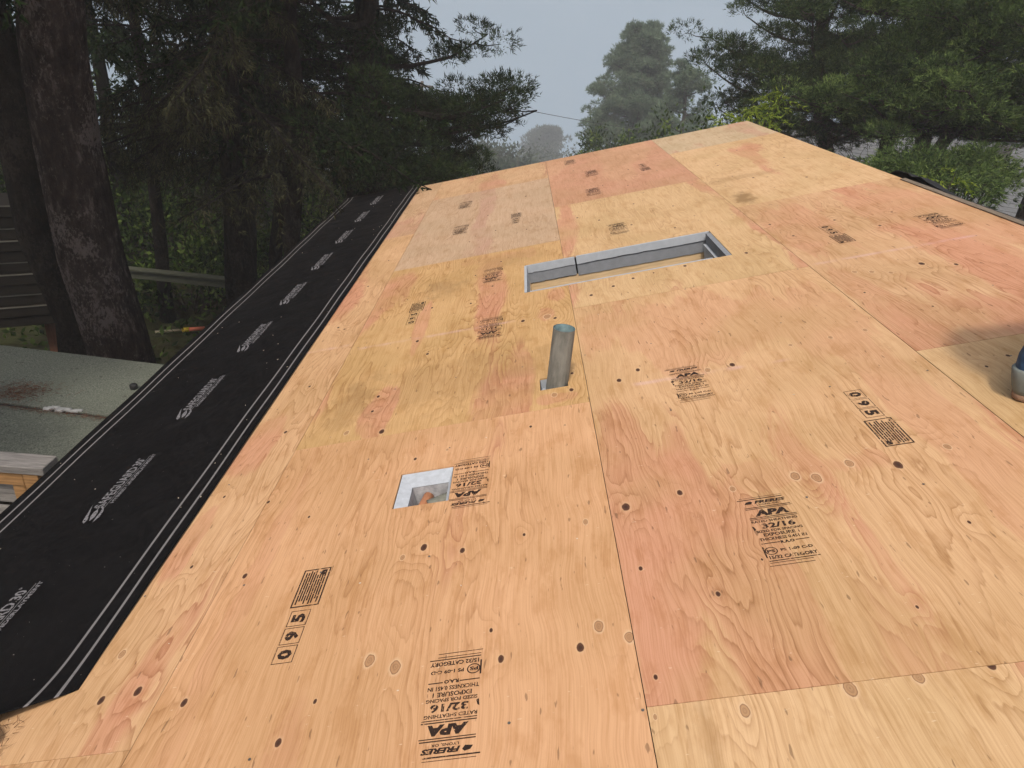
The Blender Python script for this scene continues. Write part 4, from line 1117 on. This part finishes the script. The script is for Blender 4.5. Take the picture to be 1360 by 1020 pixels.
M['shedwall'] = simple('shed_boards', (.10, .075, .055), .9, 0, .3, 5, .2, .2, (20, 20, 1))
f0, f1, m0, m1 = atz(-60, 451, ZS), atz(215, 484, ZS), atz(-60, 528, ZS), atz(145, 554, ZS)
dirx = (f1 - f0) / np.linalg.norm(f1 - f0)
def slab(name, A, B, C_, D_, top, th, mat, parent):
    mb = MB(); P = [(q[0] - parent.location.x, q[1] - parent.location.y, z - parent.location.z) for z in (top - th, top) for q in (A, B, C_, D_)]
    mb.add(P, [(0,3,2,1),(4,5,6,7),(0,1,5,4),(1,2,6,5),(2,3,7,6),(3,0,4,7)]); return mb.build(name, mat, parent)
ex = dirx * .75
far_edge = (f0 - ex * 2, f1 + ex); mid_edge = (m0 - ex * 2, m1 + ex)
gapv = (m0 - f0); gapv = gapv / np.linalg.norm(gapv)
slab('roof_panel', mid_edge[0] - gapv * .018, mid_edge[1] - gapv * .018, far_edge[1], far_edge[0], ZS, .05, M['mineral'], shed)
near_edge = (mid_edge[0] + gapv * 1.35, mid_edge[1] + gapv * 1.35)
slab('roof_panel', near_edge[0], near_edge[1], mid_edge[1] + gapv * .018, mid_edge[0] + gapv * .018, ZS - .006, .05, M['mineral'], shed)
slab('tar_seam', mid_edge[0] + gapv * .017, mid_edge[1] + gapv * .017, mid_edge[1] - gapv * .017, mid_edge[0] - gapv * .017, ZS - .012, .03, M['seam'], shed)
mb = MB(); rg = np.random.default_rng(3); o_ = shed.location
for k, px in enumerate(np.linspace(64, 104, 9)):
    q = atz(px, 541.5 + (px - 64) * .10 + rg.normal(0, .6), ZS)
    mb.tube([(q[0] - .03 - o_.x, q[1] - o_.y, ZS - o_.z - .006), (q[0] + .03 - o_.x, q[1] + rg.normal(0, .004) - o_.y, ZS - o_.z - .004)], .014 + rg.uniform(0, .006), 6)
mb.build('white_sealant', M['sealant'], shed, True)
for A_, B_ in ((far_edge[0] + gapv * .1, far_edge[1] + gapv * .1), (near_edge[0] - gapv * .1, near_edge[1] - gapv * .1)):
    slab('wall', A_ - gapv * .03, B_ - gapv * .03, B_ + gapv * .03, A_ + gapv * .03, ZS - .055, ZS - .055 - GROUND + .1, M['shedwall'], shed)
for E_, s_ in ((0, 1), (1, -1)):
    A_, B_ = near_edge[E_] - gapv * .14 + dirx * .1 * s_, far_edge[E_] + gapv * .14 + dirx * .1 * s_
    slab('wall', A_ - dirx * .03, A_ + dirx * .03, B_ + dirx * .03, B_ - dirx * .03, ZS - .055, ZS - .055 - GROUND + .1, M['shedwall'], shed)
q = atz(178, 516, ZS); M['rubber'] = simple('black_rubber', (.014, .014, .014), .6)
mb = MB(); mb.tube([(q[0] - o_.x, q[1] - o_.y, ZS - o_.z - .02), (q[0] - o_.x, q[1] - o_.y, ZS - o_.z + .035), (q[0] - o_.x, q[1] - o_.y, ZS - o_.z + .042)], [.030, .030, .022], 18)
mb.build('black_cap', M['rubber'], shed, True)
mb = MB(); rg = np.random.default_rng(9); n = 900
c0 = atz(18, 524, ZS); c1 = atz(50, 512, ZS)
s = rg.random(n)[:, None]; P = c0 + (c1 - c0) * s * 1.3 - (c1 - c0) * .4 + rg.normal(0, 1, (n, 3)) * (.11, .05, 0); P[:, 2] = ZS + .004 + rg.random(n) * .012
mb.blades(P, rg.normal(0, 1, (n, 3)) * (1, .6, .06), rg.uniform(.03, .08, n), .003, rg)
n = 700; s = rg.random(n)[:, None]; P = m0 + (m1 - m0) * s + gapv * .05 + rg.normal(0, 1, (n, 3)) * (.03, .015, 0); P[:, 2] = ZS + .003 + rg.random(n) * .008
mb.blades(P, rg.normal(0, 1, (n, 3)) * (1, .5, .06), rg.uniform(.02, .06, n), .003, rg)
M['rust'] = simple('rust_needles', (.12, .055, .030), .9, 0, .4, 30)
tag(mb.build('needle_drift', M['rust']), 'rust brown needle drift on the flat shed roof', 'litter', kind='stuff')

# wooden railing at the left edge
ZC = -.60
c0, c1 = atz(-50, 606, ZC), atz(60, 615, ZC)
rl = empty('wooden_railing', (c1[0], c1[1], GROUND), 'wooden railing with a weathered grey cap and orange cedar frame at left edge', 'railing')
dr = (c1 - c0) / np.linalg.norm(c1 - c0); pr = np.array([-dr[1], dr[0], 0]); 
if pr[1] < 0: pr = -pr
def rail(name, s0, s1, a0, a1, z0, z1, mat):
    mb = MB(); o = np.array(rl.location)
    P = [c1 + dr * s_ + pr * a_ - o for s_, a_ in ((s0, a0), (s1, a0), (s1, a1), (s0, a1))]
    P = [(q[0], q[1], z - o[2]) for z in (z0, z1) for q in P]
    mb.add(P, [(0,3,2,1),(4,5,6,7),(0,1,5,4),(1,2,6,5),(2,3,7,6),(3,0,4,7)]); return bevel(mb.build(name, mat, rl), .004)
rail('cap_board', -2.2, .02, -.062, .085, ZC - .052, ZC, M['board'])
rail('top_rail', -2.2, -.125, -.045, -.005, ZC - .15, ZC - .054, M['cedarwood'])
rail('post', -.12, -.03, -.050, .045, GROUND, ZC - .054, M['cedarwood'])
rail('brace', -.21, -.135, -.035, .0, ZC - .45, ZC - .152, M['cedarwood'])
for k in range(5): rail('rail_board', -2.2, -.22, .002, .026, ZC - .32 - .17 * k, ZC - .185 - .17 * k, M['board'])

# weathered fence rail
A_, B_ = atz(150, 356, -1.85), atz(352, 377, -1.85)
fn = empty('fence', (A_[0], A_[1], GROUND), 'weathered fence rail crossing behind the lichen-spotted trunk', 'fence')
dfr = (B_ - A_) / np.linalg.norm(B_ - A_); Lf = np.linalg.norm(B_ - A_)
RM = Matrix.Rotation(math.atan2(dfr[1], dfr[0]), 4, 'Z')
M['fence'] = simple('green_grey_board', (.085, .088, .062), .9, 0, .25, 4, .2, .2, (2, 20, 20))
for nm_, lo, hi in (('top_rail', (-.6, -.02, -1.85 - GROUND - .13), (Lf + .5, .02, -1.85 - GROUND)), ('cap_board', (-.6, -.07, -1.85 - GROUND + .002), (Lf + .5, .07, -1.85 - GROUND + .035))):
    mb = MB(); mb.box(lo, hi); bevel(mb.build(nm_, M['fence'], fn, matrix=RM), .004)
for s_ in (-.3, Lf + .3):
    mb = MB(); mb.box((s_ - .045, .022, -.2), (s_ + .045, .11, -1.85 - GROUND)); mb.build('post', M['fence'], fn, matrix=RM)

# slatted lumber stack at the far left edge
q = at(8, 360, 7.4)
lum = empty('lumber_stack', (q[0] - .35, 7.5, GROUND), 'leaning stack of grey boards at the left edge beside the leaning trunk', 'lumber')
M['dim_board'] = simple('dim_boards', (.022, .018, .014), .85, 0, .25, 4, .2, .1, (2, 20, 20))
M['pale_edge'] = simple('pale_board_edge', (.15, .14, .115), .8, 0, .15, 6)
M['redleg'] = simple('reddish_lumber', (.20, .095, .06), .85, 0, .25, 5, .2, .1, (12, 12, 1))
ztop = q[2] + .75 - GROUND
for k in range(11):
    mb = MB(); z_ = ztop - .125 * k; sh_ = .035 * k
    mb.box((-.65 + sh_, -.40 + .02 * (k % 3), z_ - .115), (.48 + sh_ * 1.0, .22, z_))
    bd = mb.build('board', M['dim_board'], lum, matrix=Matrix.Rotation(.5, 4, 'Z'))
    if k % 3 != 1:
        mb = MB(); mb.box((-.65 + sh_, -.412 + .02 * (k % 3), z_ - .010), (.48 + sh_, -.400 + .02 * (k % 3), z_ + .002)); mb.build('pale_edge', M['pale_edge'], bd)
for s_ in (-.4, .55):
    mb = MB(); mb.box((s_ - .06, -.2, -.1), (s_ + .06, .1, ztop - 1.40)); mb.build('leg', M['redleg'], lum, matrix=Matrix.Rotation(.5, 4, 'Z'))

# long-handled tool lying in the leaves
A_, B_ = atz(206, 441, GROUND + .06), atz(272, 436, GROUND + .10)
tl = empty('garden_tool', tuple(A_), 'long-handled garden tool with yellow collar and red end beyond the shed', 'tool')
for nm_, s0, s1, rad, cl in (('handle', 0, .54, .022, (.30, .26, .18)), ('collar', .54, .68, .038, (.60, .42, .03)), ('grip', .68, 1.0, .032, (.50, .13, .07))):
    mb = MB(); mb.tube([(B_ - A_) * s0, (B_ - A_) * s1], rad, 10); mb.build(nm_, simple('tool_' + nm_, cl, .6), tl, True)

# ------------------------------------------------------------------ person stooping at the right edge
PO = np.array(roof(3.715, 1.835)); fv = np.array([.96, -.28, 0]); fv /= np.linalg.norm(fv); lv = np.array([-fv[1], fv[0], 0])
def loc(f_, l_, z_): return fv * f_ + lv * l_ + np.array([0, 0, z_])
def deckz(f_, l_): return loc(f_, l_, 0)[0] * SP / CP
person = empty('person', tuple(PO), 'stooping person in blue and grey boots at the right edge of the photo', 'person')
def skin(name, joints, edges, mat, rootj=0, sub=2):
    me = bpy.data.meshes.new(name)
    me.from_pydata([tuple(loc(*j[:3])) for j in joints], edges, [])
    o = bpy.data.objects.new(name, me); link(o, person); me.materials.append(mat)
    md = o.modifiers.new('skin', 'SKIN'); md.use_smooth_shade = True
    for i, j in enumerate(joints):
        q = me.skin_vertices[0].data[i]; q.radius = (j[3], j[3] if len(j) < 5 else j[4]); q.use_root = (i == rootj)
    ms = o.modifiers.new('sub', 'SUBSURF'); ms.levels = sub; ms.render_levels = sub
    return o
M['skin'] = simple('skin', (.50, .30, .22), .55, 0, .08, 20)
M['jeans'] = simple('dark_jeans', (.035, .045, .075), .9, 0, .25, 30, .2, .1)
M['shirt'] = simple('grey_shirt', (.16, .16, .17), .9, 0, .15, 20, .2, .1)
M['hair'] = simple('brown_hair', (.05, .03, .02), .8, 0, .3, 60)
H = .15
skin('trousers', [(.02, 0, .86, .130), (.02, .10, .80, .110), (.05, .13, .60, .095), (.08, .15, .47, .088), (.06, .15, .28, .082), (.045, .15, .12, .080),
                  (.02, -.10, .80, .110), (.12, -.14, .60, .092), (.20, -.15, .50, .085), (.20, -.15, .30, .080), (.205, -.15, .17, .080), (.10, 0, .90, .130)],
     [(0, 1), (1, 2), (2, 3), (3, 4), (4, 5), (0, 6), (6, 7), (7, 8), (8, 9), (9, 10), (0, 11)], M['jeans'])
skin('shirt', [(.06, 0, .885, .135), (.18, 0, .94, .140), (.33, 0, .985, .140), (.42, 0, 1.07, .105), (.40, .17, 1.05, .075), (.36, .27, .90, .062), (.32, .29, .76, .055),
               (.40, -.17, 1.05, .075), (.36, -.27, .90, .062), (.32, -.29, .76, .055)],
     [(0, 1), (1, 2), (2, 3), (3, 4), (4, 5), (5, 6), (3, 7), (7, 8), (8, 9)], M['shirt'])
bj = [(.40, 0, 1.07, .060), (.49, 0, 1.09, .058), (.555, 0, 1.10, .075), (.625, 0, 1.075, .092), (.675, 0, 1.02, .070)]; be = [(0, 1), (1, 2), (2, 3), (3, 4)]
for sg in (1, -1):
    k0 = len(bj)
    bj += [(.40, sg * .17, 1.04, .045), (.33, sg * .28, .78, .040), (.25, sg * .21, .62, .030), (.225, sg * .185, .575, .032), (.20, sg * .165, .535, .030)]
    be += [(0, k0), (k0, k0 + 1), (k0 + 1, k0 + 2), (k0 + 2, k0 + 3), (k0 + 3, k0 + 4)]
    for fi, (dl, ln) in enumerate(((-.027, .070), (-.009, .080), (.009, .076), (.026, .060))):
        k1 = len(bj)
        bj += [(.195 + abs(dl) * .2, sg * (.160 + dl), .520, .0095), (.178, sg * (.150 + dl * 1.2), .520 - ln * .5, .0085), (.190, sg * (.140 + dl * 1.2), .520 - ln, .0075)]
        be += [(k0 + 4, k1), (k1, k1 + 1), (k1 + 1, k1 + 2)]
    k1 = len(bj)
    bj += [(.235, sg * .150, .560, .011), (.240, sg * .122, .535, .0095), (.235, sg * .110, .505, .0085)]
    be += [(k0 + 3, k1), (k1, k1 + 1), (k1 + 1, k1 + 2)]
skin('body', bj, be, M['skin'])
mb = MB(); hc = loc(.630, 0, 1.085); th_ = np.linspace(0, np.pi, 12); ph = np.linspace(0, 2 * np.pi, 25)[:-1]
V = [hc + np.array([.106 * math.sin(a) * math.cos(b_), .092 * math.sin(a) * math.sin(b_), .100 * math.cos(a)]) - fv * .012 + (0, 0, .018) for a in th_[:8] for b_ in ph]
mb.add(V, [(i * 24 + j, i * 24 + 24 + j, i * 24 + 24 + (j + 1) % 24, i * 24 + (j + 1) % 24) for i in range(7) for j in range(24)]); mb.build('hair', M['hair'], person, True)
for sg in (1, -1):
    mb = MB(); e_ = loc(.62, sg * .088, 1.06); V = [e_ + fv * .018 * math.cos(a) + np.array([0, 0, .030 * math.sin(a)]) + lv * sg * d_ for d_ in (0, .014) for a in ph[::2]]
    mb.add(V, [tuple(range(12)), tuple(range(23, 11, -1))] + [(i, (i + 1) % 12, 12 + (i + 1) % 12, 12 + i) for i in range(12)]); mb.build('ear', M['skin'], person, True)
mb = MB(); V = [loc(*q) for q in ((.705, 0, 1.045), (.690, .014, 1.000), (.690, -.014, 1.000), (.722, 0, 1.000))]; mb.add(V, [(0, 1, 3), (0, 3, 2), (1, 2, 3)]); mb.build('nose', M['skin'], person)
M['boot_blue'] = simple('blue_boot_fabric', (.025, .070, .150), .7, 0, .35, 30, .3, .2)
M['boot_grey'] = simple('grey_boot_rubber', (.165, .185, .175), .75, 0, .15, 20)
M['boot_sole'] = simple('brown_boot_sole', (.26, .16, .105), .85, 0, .3, 30, .2, .2)
M['boot_in'] = simple('boot_lining', (.015, .018, .025), .9)
def outline(front, back, wid, n=36):
    P = []
    for a in np.linspace(0, 2 * np.pi, n, endpoint=False):
        x_ = math.cos(a); xx = (front if x_ > 0 else back) * np.sign(x_) * abs(x_) ** .75
        hw = wid * (1 + .18 * math.sin(max(0, x_) * 2.2)) * np.sign(math.sin(a)) * abs(math.sin(a)) ** .72
        P.append((xx, hw))
    return P
def loft(rings, mat, name, parent, mtx, caps=(True, True)):
    mb = MB(); n = len(rings[0][0]); V = []
    for P, z_, sh_ in rings: V += [(x_ + sh_, y_, z_ + (z2(x_ + sh_) if callable(z2) else 0)) for x_, y_ in P]
    F = [(i * n + j, i * n + (j + 1) % n, (i + 1) * n + (j + 1) % n, (i + 1) * n + j) for i in range(len(rings) - 1) for j in range(n)]
    if caps[0]: F.append(tuple(range(n))[::-1])
    if caps[1]: F.append(tuple(range((len(rings) - 1) * n, len(rings) * n)))
    mb.add(V, F); return mb.build(name, mat, parent, True, mtx)
z2 = lambda x_: 0
for sg in (1, -1):
    l0 = sg * .15
    fx = loc(1, 0, 0); nz = np.array([-SP, 0, CP]); ff = fx - nz * fx.dot(nz); ff /= np.linalg.norm(ff); ll = np.cross(nz, ff)
    org = loc(.075 if sg > 0 else .235, l0, 0); org[2] = org[0] * SP / CP + .001
    mtx = Matrix(((ff[0], ll[0], nz[0], org[0]), (ff[1], ll[1], nz[1], org[1]), (ff[2], ll[2], nz[2], org[2]), (0, 0, 0, 1)))
    up_ = loft([(outline(.205, .080, .043), .060, 0), (outline(.200, .082, .044), .095, -.002), (outline(.150, .080, .041), .120, -.004), (outline(.090, .076, .039), .150, -.004),
                (outline(.068, .070, .040), .180, .002), (outline(.064, .066, .040), .205, .006)], M['boot_blue'], 'boot', person, mtx, (True, False))
    loft([(outline(.215, .084, .045), .024, 0), (outline(.218, .088, .047), .040, 0), (outline(.190, .089, .0475), .070, -.003), (outline(.150, .088, .047), .105, -.006), (outline(.148, .084, .0445), .110, -.005)], M['boot_grey'], 'heel_guard', up_, Matrix())
    loft([(outline(.212, .078, .043), .000, 0), (outline(.222, .086, .046), .006, 0), (outline(.220, .085, .046), .0235, 0)], M['boot_sole'], 'sole', up_, Matrix())
    mb = MB(); mb.add([(x_, y_, .196) for x_, y_ in outline(.066, .062, .038)], [tuple(range(36))]); mb.build('lining', M['boot_in'], up_)

# ------------------------------------------------------------------ fog
mb = MB(); mb.box((-75, -45, -40), (135, 205, 12.5))
fog = mb.build('haze', None)
hm = bpy.data.materials.new('haze'); hm.use_nodes = True
hn = hm.node_tree.nodes; hn.clear()
ho = hn.new('ShaderNodeOutputMaterial'); hv = hn.new('ShaderNodeVolumePrincipled')
hv.inputs['Color'].default_value = (.93, .96, 1.0, 1); hv.inputs['Density'].default_value = .0024; hv.inputs['Anisotropy'].default_value = 0.0
hm.node_tree.links.new(hv.outputs[0], ho.inputs['Volume'])
fog.data.materials.append(hm); fog['kind'] = 'stuff'
